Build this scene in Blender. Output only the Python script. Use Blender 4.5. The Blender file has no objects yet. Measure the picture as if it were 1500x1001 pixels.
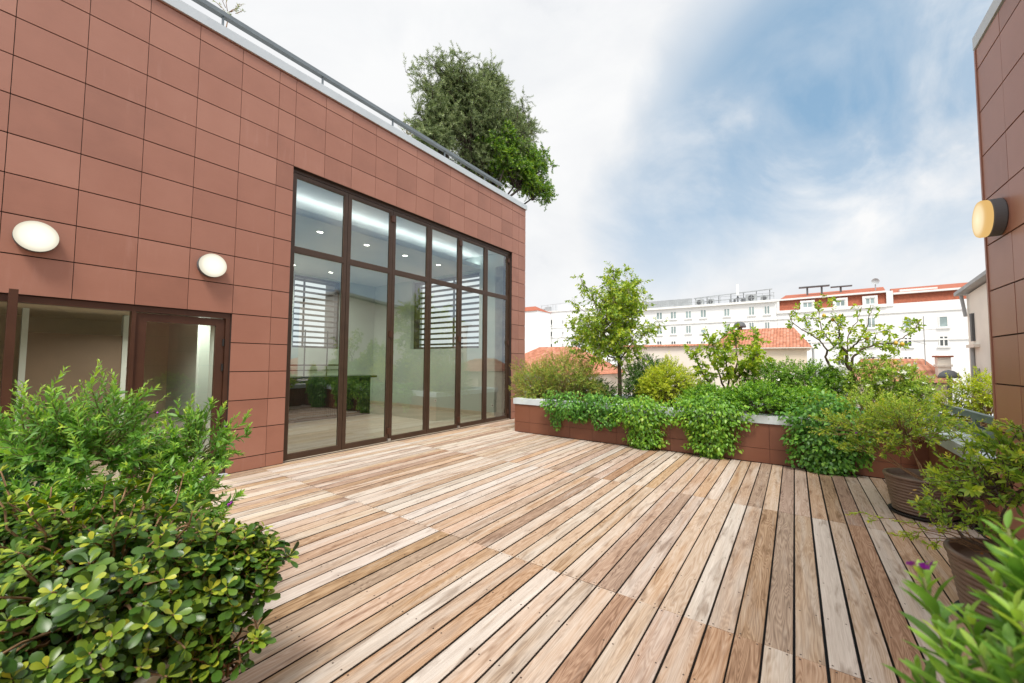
import bpy, bmesh, math, random
import numpy as np
from mathutils import Matrix, Vector
random.seed(7)
RS = np.random.RandomState(11)
S = bpy.context.scene
COL = S.collection
PI = math.pi

# ------------------------------------------------------------------ camera frame (matched to the photo, 1500 x 1001)
FPX, PITCH, YAW, ROLL, CAMZ = 583.437, 0.0519779, -0.6164104, 0.00672027, 1.6
fw = np.array([math.sin(YAW)*math.cos(PITCH), math.cos(YAW)*math.cos(PITCH), math.sin(PITCH)])
r0 = np.array([math.cos(YAW), -math.sin(YAW), 0.0]); u0 = np.cross(r0, fw)
cr = r0*math.cos(ROLL)+u0*math.sin(ROLL); cu = -r0*math.sin(ROLL)+u0*math.cos(ROLL)

def at(px, py, ax, val):
    """World point seen at a photo pixel, on the plane axis==val."""
    d = cr*(px-750)/FPX-cu*(py-500.5)/FPX+fw
    o = np.array([0, 0, CAMZ])
    return o+d*((val-o[ax])/d[ax])

def at_depth(px, py, dep):
    d = cr*(px-750)/FPX-cu*(py-500.5)/FPX+fw
    return np.array([0, 0, CAMZ])+d*dep

# ------------------------------------------------------------------ materials
def new_mat(name):
    m = bpy.data.materials.new(name); m.use_nodes = True
    nt = m.node_tree
    for n in list(nt.nodes): nt.nodes.remove(n)
    return m, nt, nt.nodes, nt.links

def N(nt, typ, **kw):
    n = nt.nodes.new(typ)
    for k, v in kw.items():
        if k in ('op', ): n.operation = v
        elif hasattr(n, k): setattr(n, k, v)
    return n

def ramp(nt, stops, interp='LINEAR'):
    r = nt.nodes.new('ShaderNodeValToRGB'); e = r.color_ramp; e.interpolation = interp
    while len(e.elements) < len(stops): e.elements.new(0.5)
    for el, (p, c) in zip(e.elements, stops):
        el.position = p; el.color = (*c, 1)
    return r

def simple(name, col, rough=0.6, var=0.12, scale=6.0, metal=0.0, bump=0.0, spec=0.5, fine=0.0):
    """Principled with a noise-modulated base colour."""
    m, nt, nd, lk = new_mat(name)
    out = nd.new('ShaderNodeOutputMaterial'); b = nd.new('ShaderNodeBsdfPrincipled')
    tc = nd.new('ShaderNodeTexCoord'); nz = nd.new('ShaderNodeTexNoise')
    nz.inputs['Scale'].default_value = scale; nz.inputs['Detail'].default_value = 6
    lk.new(tc.outputs['Object'], nz.inputs['Vector'])
    lo = tuple(c*(1-var) for c in col); hi = tuple(min(1, c*(1+var)) for c in col)
    r = ramp(nt, [(0.3, lo), (0.7, hi)]); lk.new(nz.outputs['Fac'], r.inputs['Fac'])
    lk.new(r.outputs['Color'], b.inputs['Base Color'])
    b.inputs['Roughness'].default_value = rough; b.inputs['Metallic'].default_value = metal
    b.inputs['Specular IOR Level'].default_value = spec
    if bump:
        n2 = nd.new('ShaderNodeTexNoise'); n2.inputs['Scale'].default_value = fine or scale*12; n2.inputs['Detail'].default_value = 4
        lk.new(tc.outputs['Object'], n2.inputs['Vector'])
        bp = nd.new('ShaderNodeBump'); bp.inputs['Strength'].default_value = bump; bp.inputs['Distance'].default_value = 0.01
        lk.new(n2.outputs['Fac'], bp.inputs['Height']); lk.new(bp.outputs['Normal'], b.inputs['Normal'])
    lk.new(b.outputs['BSDF'], out.inputs['Surface'])
    return m

def emit(name, col, st):
    m, nt, nd, lk = new_mat(name)
    out = nd.new('ShaderNodeOutputMaterial'); e = nd.new('ShaderNodeEmission')
    e.inputs['Color'].default_value = (*col, 1); e.inputs['Strength'].default_value = st
    lk.new(e.outputs['Emission'], out.inputs['Surface']); return m

def leaf_mat(name, cols, rough=0.45, trans=0.3, spec=0.5):
    """cols: ramp stops from old leaf to young leaf, driven by the per-leaf 'tint' attribute."""
    m, nt, nd, lk = new_mat(name)
    out = nd.new('ShaderNodeOutputMaterial'); b = nd.new('ShaderNodeBsdfPrincipled')
    a = nd.new('ShaderNodeAttribute'); a.attribute_name = 'tint'
    r = ramp(nt, cols); lk.new(a.outputs['Fac'], r.inputs['Fac'])
    lk.new(r.outputs['Color'], b.inputs['Base Color'])
    b.inputs['Roughness'].default_value = rough; b.inputs['Specular IOR Level'].default_value = spec
    t = nd.new('ShaderNodeBsdfTranslucent')
    hs = nd.new('ShaderNodeHueSaturation'); hs.inputs['Hue'].default_value = 0.485; hs.inputs['Saturation'].default_value = 1.1; hs.inputs['Value'].default_value = 1.5
    lk.new(r.outputs['Color'], hs.inputs['Color']); lk.new(hs.outputs['Color'], t.inputs['Color'])
    mx = nd.new('ShaderNodeMixShader'); mx.inputs['Fac'].default_value = trans
    lk.new(b.outputs['BSDF'], mx.inputs[1]); lk.new(t.outputs['BSDF'], mx.inputs[2])
    lk.new(mx.outputs['Shader'], out.inputs['Surface'])
    return m

def cladding_mat(name, col):
    m, nt, nd, lk = new_mat(name)
    out = nd.new('ShaderNodeOutputMaterial'); b = nd.new('ShaderNodeBsdfPrincipled')
    tc = nd.new('ShaderNodeTexCoord')
    a = nd.new('ShaderNodeAttribute'); a.attribute_name = 'tint'
    n1 = nd.new('ShaderNodeTexNoise'); n1.inputs['Scale'].default_value = 1.3; n1.inputs['Detail'].default_value = 5; n1.inputs['Roughness'].default_value = .6
    lk.new(tc.outputs['Object'], n1.inputs['Vector'])
    n2 = nd.new('ShaderNodeTexNoise'); n2.inputs['Scale'].default_value = 260; n2.inputs['Detail'].default_value = 2
    lk.new(tc.outputs['Object'], n2.inputs['Vector'])
    # horizontal faint extrusion lines of the terracotta
    mp = nd.new('ShaderNodeMapping'); mp.inputs['Scale'].default_value = (3, 3, 190)
    lk.new(tc.outputs['Object'], mp.inputs['Vector'])
    n3 = nd.new('ShaderNodeTexNoise'); n3.inputs['Scale'].default_value = 1; n3.inputs['Detail'].default_value = 2
    lk.new(mp.outputs['Vector'], n3.inputs['Vector'])
    def math_(op, x, y):
        q = nd.new('ShaderNodeMath'); q.operation = op
        for i, v in enumerate((x, y)):
            if isinstance(v, (int, float)): q.inputs[i].default_value = v
            else: lk.new(v, q.inputs[i])
        return q.outputs[0]
    s = math_('ADD', math_('MULTIPLY', n1.outputs['Fac'], .60), math_('MULTIPLY', a.outputs['Fac'], .36))
    s = math_('ADD', s, math_('MULTIPLY', n2.outputs['Fac'], .12))
    s = math_('ADD', s, math_('MULTIPLY', n3.outputs['Fac'], .10))
    r = ramp(nt, [(.28, tuple(c*.74 for c in col)), (.55, col), (.85, (col[0]*1.16, col[1]*1.25, col[2]*1.3))])
    lk.new(s, r.inputs['Fac'])
    # pale lime bloom running down in a few places
    mp2 = nd.new('ShaderNodeMapping'); mp2.inputs['Scale'].default_value = (14, 14, 2.2)
    lk.new(tc.outputs['Object'], mp2.inputs['Vector'])
    n4 = nd.new('ShaderNodeTexNoise'); n4.inputs['Scale'].default_value = 1; n4.inputs['Detail'].default_value = 5
    lk.new(mp2.outputs['Vector'], n4.inputs['Vector'])
    n5 = nd.new('ShaderNodeTexNoise'); n5.inputs['Scale'].default_value = .7
    lk.new(tc.outputs['Object'], n5.inputs['Vector'])
    k = math_('MULTIPLY', n4.outputs['Fac'], n5.outputs['Fac'])
    r2 = ramp(nt, [(.33, (0, 0, 0)), (.47, (.35, .35, .35))]); lk.new(k, r2.inputs['Fac'])
    mx = nd.new('ShaderNodeMix'); mx.data_type = 'RGBA'
    lk.new(r2.outputs['Color'], mx.inputs['Factor']); lk.new(r.outputs['Color'], mx.inputs['A'])
    mx.inputs['B'].default_value = (col[0]*1.25, col[1]*1.5, col[2]*1.7, 1)
    lk.new(mx.outputs['Result'], b.inputs['Base Color'])
    b.inputs['Roughness'].default_value = .42
    bp = nd.new('ShaderNodeBump'); bp.inputs['Strength'].default_value = .15; bp.inputs['Distance'].default_value = .004
    lk.new(n3.outputs['Fac'], bp.inputs['Height']); lk.new(bp.outputs['Normal'], b.inputs['Normal'])
    lk.new(b.outputs['BSDF'], out.inputs['Surface'])
    return m

def wood_mat(name):
    m, nt, nd, lk = new_mat(name)
    out = nd.new('ShaderNodeOutputMaterial'); b = nd.new('ShaderNodeBsdfPrincipled')
    tc = nd.new('ShaderNodeTexCoord')
    a = nd.new('ShaderNodeAttribute'); a.attribute_name = 'tint'      # R tone, G seed, B weathering
    sep = nd.new('ShaderNodeSeparateColor'); lk.new(a.outputs['Color'], sep.inputs['Color'])
    def M(op, x, y=0.0):
        q = nd.new('ShaderNodeMath'); q.operation = op
        for i, v in enumerate((x, y)):
            if isinstance(v, (int, float)): q.inputs[i].default_value = v
            else: lk.new(v, q.inputs[i])
        return q.outputs[0]
    off = M('MULTIPLY', sep.outputs['Green'], 97.0)
    cmb = nd.new('ShaderNodeCombineXYZ')
    lk.new(off, cmb.inputs['X']); lk.new(M('MULTIPLY', sep.outputs['Green'], 313.0), cmb.inputs['Y']); lk.new(off, cmb.inputs['Z'])
    va = nd.new('ShaderNodeVectorMath'); va.operation = 'ADD'
    lk.new(tc.outputs['Object'], va.inputs[0]); lk.new(cmb.outputs['Vector'], va.inputs[1])
    def noise(scale3, sc=1.0, det=5, dist=0.0):
        mp = nd.new('ShaderNodeMapping'); mp.inputs['Scale'].default_value = scale3
        lk.new(va.outputs['Vector'], mp.inputs['Vector'])
        n = nd.new('ShaderNodeTexNoise'); n.inputs['Scale'].default_value = sc; n.inputs['Detail'].default_value = det
        n.inputs['Distortion'].default_value = dist
        lk.new(mp.outputs['Vector'], n.inputs['Vector']); return n.outputs['Fac']
    # cathedral figure: contour lines of a stretched noise field
    field = noise((10.0, .8, 1), 1, 2, .35)
    rings = M('FRACT', M('MULTIPLY', field, 24.0))
    rings = M('ABSOLUTE', M('SUBTRACT', M('MULTIPLY', rings, 2.0), 1.0))
    fine = noise((230, 5.0, 1), 1, 5)
    streak = noise((34, 1.1, 1), 1, 4)
    patch = noise((13, 1.0, 1), 1, 6, .3)
    tone = M('ADD', M('MULTIPLY', sep.outputs['Red'], .42), M('MULTIPLY', rings, .20))
    tone = M('ADD', tone, M('MULTIPLY', fine, .38)); tone = M('ADD', tone, M('MULTIPLY', streak, .34))
    r = ramp(nt, [(.30, (.17, .098, .060)), (.48, (.305, .190, .120)), (.64, (.425, .285, .190)), (.88, (.55, .42, .32))])
    lk.new(tone, r.inputs['Fac'])
    # silver weathering
    wf = M('ADD', M('MULTIPLY', patch, 1.0), M('MULTIPLY', sep.outputs['Blue'], .50))
    wr = ramp(nt, [(.62, (0, 0, 0)), (1.0, (.80, .80, .80))]); lk.new(wf, wr.inputs['Fac'])
    mx = nd.new('ShaderNodeMix'); mx.data_type = 'RGBA'
    lk.new(wr.outputs['Color'], mx.inputs['Factor']); lk.new(r.outputs['Color'], mx.inputs['A'])
    r3 = ramp(nt, [(.3, (.40, .335, .28)), (.7, (.68, .61, .54))]); lk.new(M('ADD', M('MULTIPLY', fine, .55), M('MULTIPLY', streak, .45)), r3.inputs['Fac'])
    lk.new(r3.outputs['Color'], mx.inputs['B'])
    # dark water stains near board ends and knots
    st = noise((17, 2.4, 1), 1, 7, .5)
    sr = ramp(nt, [(.55, (1, 1, 1)), (.70, (.60, .54, .50))]); lk.new(st, sr.inputs['Fac'])
    mm = nd.new('ShaderNodeMix'); mm.data_type = 'RGBA'; mm.blend_type = 'MULTIPLY'; mm.inputs['Factor'].default_value = 1
    lk.new(mx.outputs['Result'], mm.inputs['A']); lk.new(sr.outputs['Color'], mm.inputs['B'])
    hs = nd.new('ShaderNodeHueSaturation'); lk.new(M('ADD', .494, M('MULTIPLY', sep.outputs['Green'], .016)), hs.inputs['Hue'])
    lk.new(M('ADD', .76, M('MULTIPLY', M('FRACT', M('MULTIPLY', sep.outputs['Green'], 7.3)), .35)), hs.inputs['Saturation']); lk.new(mm.outputs['Result'], hs.inputs['Color'])
    lk.new(hs.outputs['Color'], b.inputs['Base Color'])
    b.inputs['Roughness'].default_value = .7; b.inputs['Specular IOR Level'].default_value = .12
    bp = nd.new('ShaderNodeBump'); bp.inputs['Strength'].default_value = .35; bp.inputs['Distance'].default_value = .002
    lk.new(M('ADD', fine, M('MULTIPLY', rings, .4)), bp.inputs['Height']); lk.new(bp.outputs['Normal'], b.inputs['Normal'])
    lk.new(b.outputs['BSDF'], out.inputs['Surface'])
    return m

def glass_mat(name, tint=(.84, .92, .88), ior=2.6):
    m, nt, nd, lk = new_mat(name)
    out = nd.new('ShaderNodeOutputMaterial')
    fr = nd.new('ShaderNodeFresnel'); fr.inputs['IOR'].default_value = ior
    t = nd.new('ShaderNodeBsdfTransparent'); t.inputs['Color'].default_value = (*tint, 1)
    g = nd.new('ShaderNodeBsdfGlossy'); g.inputs['Roughness'].default_value = 0.0; g.inputs['Color'].default_value = (.95, .98, 1, 1)
    tc = nd.new('ShaderNodeTexCoord'); nz = nd.new('ShaderNodeTexNoise'); nz.inputs['Scale'].default_value = 1.1; nz.inputs['Detail'].default_value = 1
    lk.new(tc.outputs['Object'], nz.inputs['Vector'])
    bp = nd.new('ShaderNodeBump'); bp.inputs['Strength'].default_value = .02; bp.inputs['Distance'].default_value = .02
    lk.new(nz.outputs['Fac'], bp.inputs['Height']); lk.new(bp.outputs['Normal'], g.inputs['Normal'])
    mx = nd.new('ShaderNodeMixShader'); lk.new(fr.outputs['Fac'], mx.inputs['Fac'])
    lk.new(t.outputs['BSDF'], mx.inputs[1]); lk.new(g.outputs['BSDF'], mx.inputs[2])
    lk.new(mx.outputs['Shader'], out.inputs['Surface'])
    return m

def tile_mat(name, axis, pitch=.24, wid=.15):
    """Terracotta roof tiles: rows along the slope (by z) and rolls along `axis` ('X' or 'Y')."""
    m, nt, nd, lk = new_mat(name)
    out = nd.new('ShaderNodeOutputMaterial'); b = nd.new('ShaderNodeBsdfPrincipled')
    tc = nd.new('ShaderNodeTexCoord'); sp = nd.new('ShaderNodeSeparateXYZ'); lk.new(tc.outputs['Object'], sp.inputs['Vector'])
    def M(op, x, y=0.0):
        q = nd.new('ShaderNodeMath'); q.operation = op
        for i, v in enumerate((x, y)):
            if isinstance(v, (int, float)): q.inputs[i].default_value = v
            else: lk.new(v, q.inputs[i])
        return q.outputs[0]
    row = M('FRACT', M('DIVIDE', sp.outputs['Z'], pitch*.42))
    colm = M('FRACT', M('DIVIDE', sp.outputs[axis], wid))
    roll = M('SINE', M('MULTIPLY', colm, PI))
    nz = nd.new('ShaderNodeTexNoise'); nz.inputs['Scale'].default_value = 3.5; nz.inputs['Detail'].default_value = 6
    lk.new(tc.outputs['Object'], nz.inputs['Vector'])
    wn = nd.new('ShaderNodeTexWhiteNoise'); wn.noise_dimensions = '2D'
    cb = nd.new('ShaderNodeCombineXYZ')
    lk.new(M('FLOOR', M('DIVIDE', sp.outputs['Z'], pitch*.42)), cb.inputs['X']); lk.new(M('FLOOR', M('DIVIDE', sp.outputs[axis], wid)), cb.inputs['Y'])
    lk.new(cb.outputs['Vector'], wn.inputs['Vector'])
    f = M('ADD', M('MULTIPLY', nz.outputs['Fac'], .6), M('MULTIPLY', wn.outputs['Value'], .4))
    r = ramp(nt, [(.2, (.36, .12, .06)), (.5, (.52, .20, .11)), (.8, (.60, .30, .20))]); lk.new(f, r.inputs['Fac'])
    lk.new(r.outputs['Color'], b.inputs['Base Color']); b.inputs['Roughness'].default_value = .8
    bp = nd.new('ShaderNodeBump'); bp.inputs['Strength'].default_value = 1.0; bp.inputs['Distance'].default_value = .07
    lk.new(M('ADD', M('MULTIPLY', row, -.9), M('MULTIPLY', roll, .7)), bp.inputs['Height']); lk.new(bp.outputs['Normal'], b.inputs['Normal'])
    lk.new(b.outputs['BSDF'], out.inputs['Surface'])
    return m

MT = {}
MT['clad'] = cladding_mat('terracotta_cladding', (.34, .147, .098))
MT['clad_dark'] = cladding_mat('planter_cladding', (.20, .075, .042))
MT['clad_side'] = cladding_mat('side_wall_cladding', (.36, .16, .108))
MT['wood'] = wood_mat('deck_wood')
MT['joint'] = simple('cladding_joint', (.035, .022, .018), .9)
MT['edge'] = simple('board_edge_shade', (.045, .03, .02), .9, .3, 9)
MT['screw'] = simple('screw', (.06, .035, .025), .6)
MT['coping'] = simple('coping_metal', (.52, .56, .59), .4, .05, 3)
MT['zinc'] = simple('planter_coping', (.60, .66, .69), .5, .10, 4)
MT['bronze'] = simple('bronze_frame', (.078, .045, .029), .35, .12, 5, 0.35)
MT['bronze_lt'] = simple('bronze_bead', (.12, .075, .05), .35, .1, 5, 0.35)
MT['brown'] = simple('brown_frame', (.075, .032, .018), .38, .15, 4, 0.1)
MT['black'] = simple('black_rubber', (.015, .014, .013), .6)
MT['grey_rail'] = simple('grey_rail', (.115, .145, .16), .45, .08, 6)
MT['grey_rail2'] = simple('roof_rail', (.16, .185, .20), .4, .08, 6)
MT['white'] = simple('white_render', (.86, .86, .85), .8, .03, .25)
MT['white2'] = simple('white_trim', (.82, .82, .80), .7, .04, 2)
MT['cream'] = simple('cream_render', (.80, .70, .55), .85, .05, .8)
MT['pink'] = simple('pale_render', (.82, .75, .66), .85, .05, .8)
MT['ivory'] = simple('ivory_render', (.84, .80, .72), .85, .08, .9)
MT['plaster'] = simple('interior_plaster', (.58, .66, .62), .8, .03, 2)
MT['ceil'] = simple('ceiling_paint', (.82, .83, .81), .8, .02, 2)
MT['beige'] = simple('beige_plaster', (.55, .48, .36), .8, .04, 2)
MT['taupe'] = simple('taupe_panel', (.19, .142, .095), .6, .08, 2)
MT['floor'] = simple('floor_tiles', (.60, .52, .40), .22, .10, 1.6)
MT['skirt'] = simple('skirting', (.62, .55, .43), .5, .06, 3)
MT['bar'] = simple('bar_black', (.012, .012, .013), .25, .2, 4)
MT['steel'] = simple('steel', (.55, .55, .54), .3, .08, 8, .8)
MT['ant'] = simple('aerial_metal', (.35, .36, .37), .4, .1, 4, .5)
MT['dgrey'] = simple('dark_grey', (.10, .105, .11), .6, .2, 2)
MT['mgrey'] = simple('mid_grey', (.38, .40, .41), .6, .15, 2)
MT['slat'] = simple('louvre', (.10, .075, .058), .5, .1, 4)
MT['pot'] = simple('brown_plastic', (.16, .105, .074), .5, .18, 7)
MT['pot_white'] = simple('cream_pot', (.62, .55, .46), .6, .12, 5)
MT['soil'] = simple('soil', (.035, .024, .016), .95, .4, 30, bump=.6)
MT['bark'] = simple('bark', (.11, .075, .052), .85, .35, 25, bump=.5)
MT['bark_dark'] = simple('bark_dark', (.05, .036, .026), .9, .35, 25, bump=.5)
MT['twig'] = simple('twig', (.26, .15, .075), .8, .3, 20)
MT['twig_green'] = simple('twig_green', (.20, .20, .07), .7, .3, 20)
MT['purple'] = simple('petal_purple', (.36, .03, .42), .6, .2, 40)
MT['petal'] = simple('petal_white', (.80, .80, .74), .6, .05, 40)
MT['lemon'] = simple('lemon_skin', (.62, .40, .05), .45, .15, 10)
MT['brick'] = simple('roof_shingle', (.36, .105, .055), .85, .22, 6)
MT['tileX'] = tile_mat('tiles_x', 'X'); MT['tileY'] = tile_mat('tiles_y', 'Y')
MT['glass'] = glass_mat('glazing')
MT['pane'] = simple('far_pane', (.30, .38, .38), .12, .35, .8)
MT['pane_dk'] = simple('far_pane_dark', (.09, .10, .10), .12, .35, .8)
def lamp_mat(name, c0, s0, c1, s1):
    """glowing diffuser, brightest over the bulb in its middle."""
    m, nt, nd, lk = new_mat(name)
    out = nd.new('ShaderNodeOutputMaterial'); e = nd.new('ShaderNodeEmission'); tc = nd.new('ShaderNodeTexCoord')
    mp = nd.new('ShaderNodeMapping'); mp.inputs['Scale'].default_value = (0, 1, 1); lk.new(tc.outputs['Object'], mp.inputs['Vector'])
    ln = nd.new('ShaderNodeVectorMath'); ln.operation = 'LENGTH'; lk.new(mp.outputs['Vector'], ln.inputs[0])
    q = nd.new('ShaderNodeMath'); q.operation = 'DIVIDE'; q.inputs[1].default_value = .155; lk.new(ln.outputs['Value'], q.inputs[0])
    r = ramp(nt, [(.0, tuple(c*s0 for c in c0)), (.72, tuple(.6*c*s0+.4*d*s1 for c, d in zip(c0, c1))), (1.0, tuple(c*s1 for c in c1))]); lk.new(q.outputs[0], r.inputs['Fac'])
    lk.new(r.outputs['Color'], e.inputs['Color']); e.inputs['Strength'].default_value = 1.0
    lk.new(e.outputs['Emission'], out.inputs['Surface']); return m
MT['lamp'] = lamp_mat('lamp_glow', (1, .95, .80), .62, (1, .93, .74), .36)
MT['lamp_warm'] = lamp_mat('lamp_glow_warm', (1, .86, .58), .52, (1, .62, .22), .36)
MT['downl'] = emit('downlight_glow', (1.0, .93, .82), 6.0)
MT['ground'] = simple('city_ground', (.32, .30, .27), .9, .25, .05)
MT['slab'] = simple('concrete', (.35, .33, .30), .9, .15, 1)

# ------------------------------------------------------------------ mesh building
OFF = {}

class MB:
    def __init__(s): s.v = []; s.f = []; s.m = []; s.t = []
    def add(s, vs, fs, mi=0, tint=None):
        b = len(s.v); s.v += [tuple(map(float, q)) for q in vs]; s.f += [tuple(b+i for i in f) for f in fs]; s.m += [mi]*len(fs)
        s.t += [tint if tint is not None else (.5, .5, .5)]*len(vs)
    def box(s, x0, x1, y0, y1, z0, z1, mi=0, tint=None):
        vs = [(x0, y0, z0), (x1, y0, z0), (x1, y1, z0), (x0, y1, z0), (x0, y0, z1), (x1, y0, z1), (x1, y1, z1), (x0, y1, z1)]
        s.add(vs, [(0, 3, 2, 1), (4, 5, 6, 7), (0, 1, 5, 4), (1, 2, 6, 5), (2, 3, 7, 6), (3, 0, 4, 7)], mi, tint)
    def bar(s, a, b, w, h, mi=0):
        """box beam from a to b, width w (horizontal), height h."""
        a = np.array(a, float); b = np.array(b, float); d = b-a; d /= np.linalg.norm(d)
        up = np.array([0, 0, 1.0]) if abs(d[2]) < .95 else np.array([0, 1.0, 0])
        sd = np.cross(d, up); sd /= np.linalg.norm(sd); up = np.cross(sd, d)
        vs = []
        for p in (a, b):
            for i, j in ((-1, -1), (1, -1), (1, 1), (-1, 1)): vs.append(p+sd*w/2*i+up*h/2*j)
        s.add(vs, [(0, 1, 2, 3), (7, 6, 5, 4), (0, 4, 5, 1), (1, 5, 6, 2), (2, 6, 7, 3), (3, 7, 4, 0)], mi)
    def tube(s, pts, rads, n=6, mi=0):
        pts = np.array(pts, float); k = len(pts)
        if np.isscalar(rads): rads = [rads]*k
        vs = []; prev = None
        for i in range(k):
            d = pts[min(i+1, k-1)]-pts[max(i-1, 0)]; d = d/(np.linalg.norm(d)+1e-9)
            ref = np.array([0, 0, 1.0]) if abs(d[2]) < .9 else np.array([1.0, 0, 0])
            if prev is not None: ref = prev
            sd = np.cross(d, ref); sd /= np.linalg.norm(sd)+1e-9; up = np.cross(sd, d); prev = up
            for j in range(n):
                a = 2*PI*j/n; vs.append(pts[i]+(sd*math.cos(a)+up*math.sin(a))*rads[i])
        fs = []
        for i in range(k-1):
            for j in range(n):
                fs.append((i*n+j, i*n+(j+1) % n, (i+1)*n+(j+1) % n, (i+1)*n+j))
        fs.append(tuple(range((k-1)*n, k*n))); fs.append(tuple(reversed(range(n))))
        s.add(vs, fs, mi)
    def lathe(s, prof, c=(0, 0, 0), n=32, mi=0, axis='z'):
        vs = []; k = len(prof)
        for r, z in prof:
            for j in range(n):
                a = 2*PI*j/n
                p = (r*math.cos(a), r*math.sin(a), z)
                if axis == 'x': p = (z, r*math.cos(a), r*math.sin(a))
                vs.append((p[0]+c[0], p[1]+c[1], p[2]+c[2]))
        fs = [(i*n+j, i*n+(j+1) % n, (i+1)*n+(j+1) % n, (i+1)*n+j) for i in range(k-1) for j in range(n)]
        if prof[0][0] > 1e-6: fs.append(tuple(reversed(range(n))))
        if prof[-1][0] > 1e-6: fs.append(tuple(range((k-1)*n, k*n)))
        s.add(vs, fs, mi)
    def build(s, name, mats, parent=None, loc=None, smooth=False):
        me = bpy.data.meshes.new(name)
        o = np.array([0, 0, 0.0])
        if parent is not None: o = OFF[parent.name]
        elif loc is not None: o = np.array(loc, float)
        v = np.array(s.v)-o
        me.from_pydata(v.tolist(), [], s.f)
        if not isinstance(mats, (list, tuple)): mats = [mats]
        for m in mats: me.materials.append(m)
        me.polygons.foreach_set('material_index', s.m)
        ca = me.color_attributes.new('tint', 'FLOAT_COLOR', 'POINT')
        t = np.ones((len(s.v), 4)); t[:, :3] = np.array(s.t); ca.data.foreach_set('color', t.ravel())
        if smooth: me.polygons.foreach_set('use_smooth', [True]*len(s.f))
        me.update()
        ob = bpy.data.objects.new(name, me); COL.objects.link(ob)
        if parent is not None: ob.parent = parent
        else: ob.location = o
        OFF[ob.name] = o
        return ob

def thing(name, label, cat, loc=(0, 0, 0), group=None):
    o = bpy.data.objects.new(name, None); COL.objects.link(o); o.location = loc; o.empty_display_size = .2
    o['label'] = label; o['category'] = cat
    if group: o['group'] = group
    OFF[o.name] = np.array(loc, float)
    return o

def tag(o, label, cat, group=None):
    o['label'] = label; o['category'] = cat
    if group: o['group'] = group
    return o

def struct(o): o['kind'] = 'structure'; return o

def dup(root, loc, label, rotz=0.0):
    r = root.copy(); COL.objects.link(r); r.location = loc; r.rotation_euler = (0, 0, rotz); r['label'] = label
    for ch in list(root.children):
        c = ch.copy(); COL.objects.link(c); c.parent = r
        for g in list(ch.children):
            d = g.copy(); COL.objects.link(d); d.parent = c
    return r

# leaf templates: (across, along, up) in units of width, length, length
T_LOW = (np.array([(0, 0, 0), (-.5, .5, .06), (0, 1, -.04), (.5, .5, .06)]), [(0, 3, 2), (0, 2, 1)])
def _tmpl(rows, curl, fold):
    v = [(0, 0, 0)]
    for t, w in rows:
        for sx in (-.5, 0, .5): v.append((sx*w, t, -curl*t*t+abs(sx)*2*w*fold))
    v.append((0, 1, -curl)); n = len(rows); f = [(0, 2, 1), (0, 3, 2)]
    for i in range(n-1):
        a = 1+3*i; b = a+3; f += [(a, a+1, b+1, b), (a+1, a+2, b+2, b+1)]
    e = 1+3*n; l = e-3; f += [(l, l+1, e), (l+1, l+2, e)]
    return np.array(v), f
T_LANCE = _tmpl([(.28, .85), (.62, 1.0)], .12, .06)
T_LANCE_NEAR = _tmpl([(.10, .45), (.3, .85), (.55, 1.0), (.8, .72)], .16, .06)
T_OBOV = _tmpl([(.15, .20), (.38, .55), (.62, .95), (.82, 1.0), (.95, .6)], .22, .05)
T_OVATE = _tmpl([(.2, .85), (.5, 1.0)], .18, .08)

class Leaves:
    """Collects single leaves (position, axis, upper side, size, tint) and makes one mesh of them."""
    def __init__(s): s.P = []; s.D = []; s.N = []; s.L = []; s.W = []; s.T = []
    def add(s, P, D, Nn, L, W, T):
        n = len(P)
        s.P.append(np.asarray(P, float).reshape(n, 3)); s.D.append(np.broadcast_to(D, (n, 3))); s.N.append(np.broadcast_to(Nn, (n, 3)))
        s.L.append(np.broadcast_to(L, (n,))); s.W.append(np.broadcast_to(W, (n,))); s.T.append(np.broadcast_to(T, (n,)))
    def build(s, name, mat, parent, tm=T_LOW, smooth=True):
        P = np.concatenate(s.P); D = np.concatenate(s.D).astype(float); Nn = np.concatenate(s.N).astype(float)
        L = np.concatenate(s.L); W = np.concatenate(s.W); T = np.clip(np.concatenate(s.T), 0, 1)
        D = D/(np.linalg.norm(D, axis=1, keepdims=True)+1e-9)
        Sd = np.cross(D, Nn); Sd /= np.linalg.norm(Sd, axis=1, keepdims=True)+1e-9
        Nn = np.cross(Sd, D)
        tv, tf = tm; k = len(tv); n = len(P)
        V = P[:, None]+Sd[:, None]*(tv[None, :, 0:1]*W[:, None, None])+D[:, None]*(tv[None, :, 1:2]*L[:, None, None])+Nn[:, None]*(tv[None, :, 2:3]*L[:, None, None])
        V = V.reshape(-1, 3)-OFF[parent.name]
        me = bpy.data.meshes.new(name)
        me.vertices.add(n*k); me.vertices.foreach_set('co', V.ravel())
        lens = np.array([len(f) for f in tf]); flat = np.concatenate([np.array(f) for f in tf])
        idx = (flat[None, :]+np.arange(n)[:, None]*k).ravel()
        me.loops.add(len(idx)); me.loops.foreach_set('vertex_index', idx)
        tot = np.tile(lens, n); me.polygons.add(len(tot))
        me.polygons.foreach_set('loop_start', np.concatenate([[0], np.cumsum(tot)[:-1]])); me.polygons.foreach_set('loop_total', tot)
        me.polygons.foreach_set('use_smooth', np.ones(len(tot), bool))
        ca = me.color_attributes.new('tint', 'FLOAT_COLOR', 'POINT')
        c = np.ones((n*k, 4)); c[:, :3] = np.repeat(T, k)[:, None]; ca.data.foreach_set('color', c.ravel())
        me.materials.append(mat); me.update(calc_edges=True); me.validate()
        ob = bpy.data.objects.new(name, me); COL.objects.link(ob); ob.parent = parent; OFF[ob.name] = OFF[parent.name]
        return ob

def unit(v): return v/(np.linalg.norm(v, axis=-1, keepdims=True)+1e-9)

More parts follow.
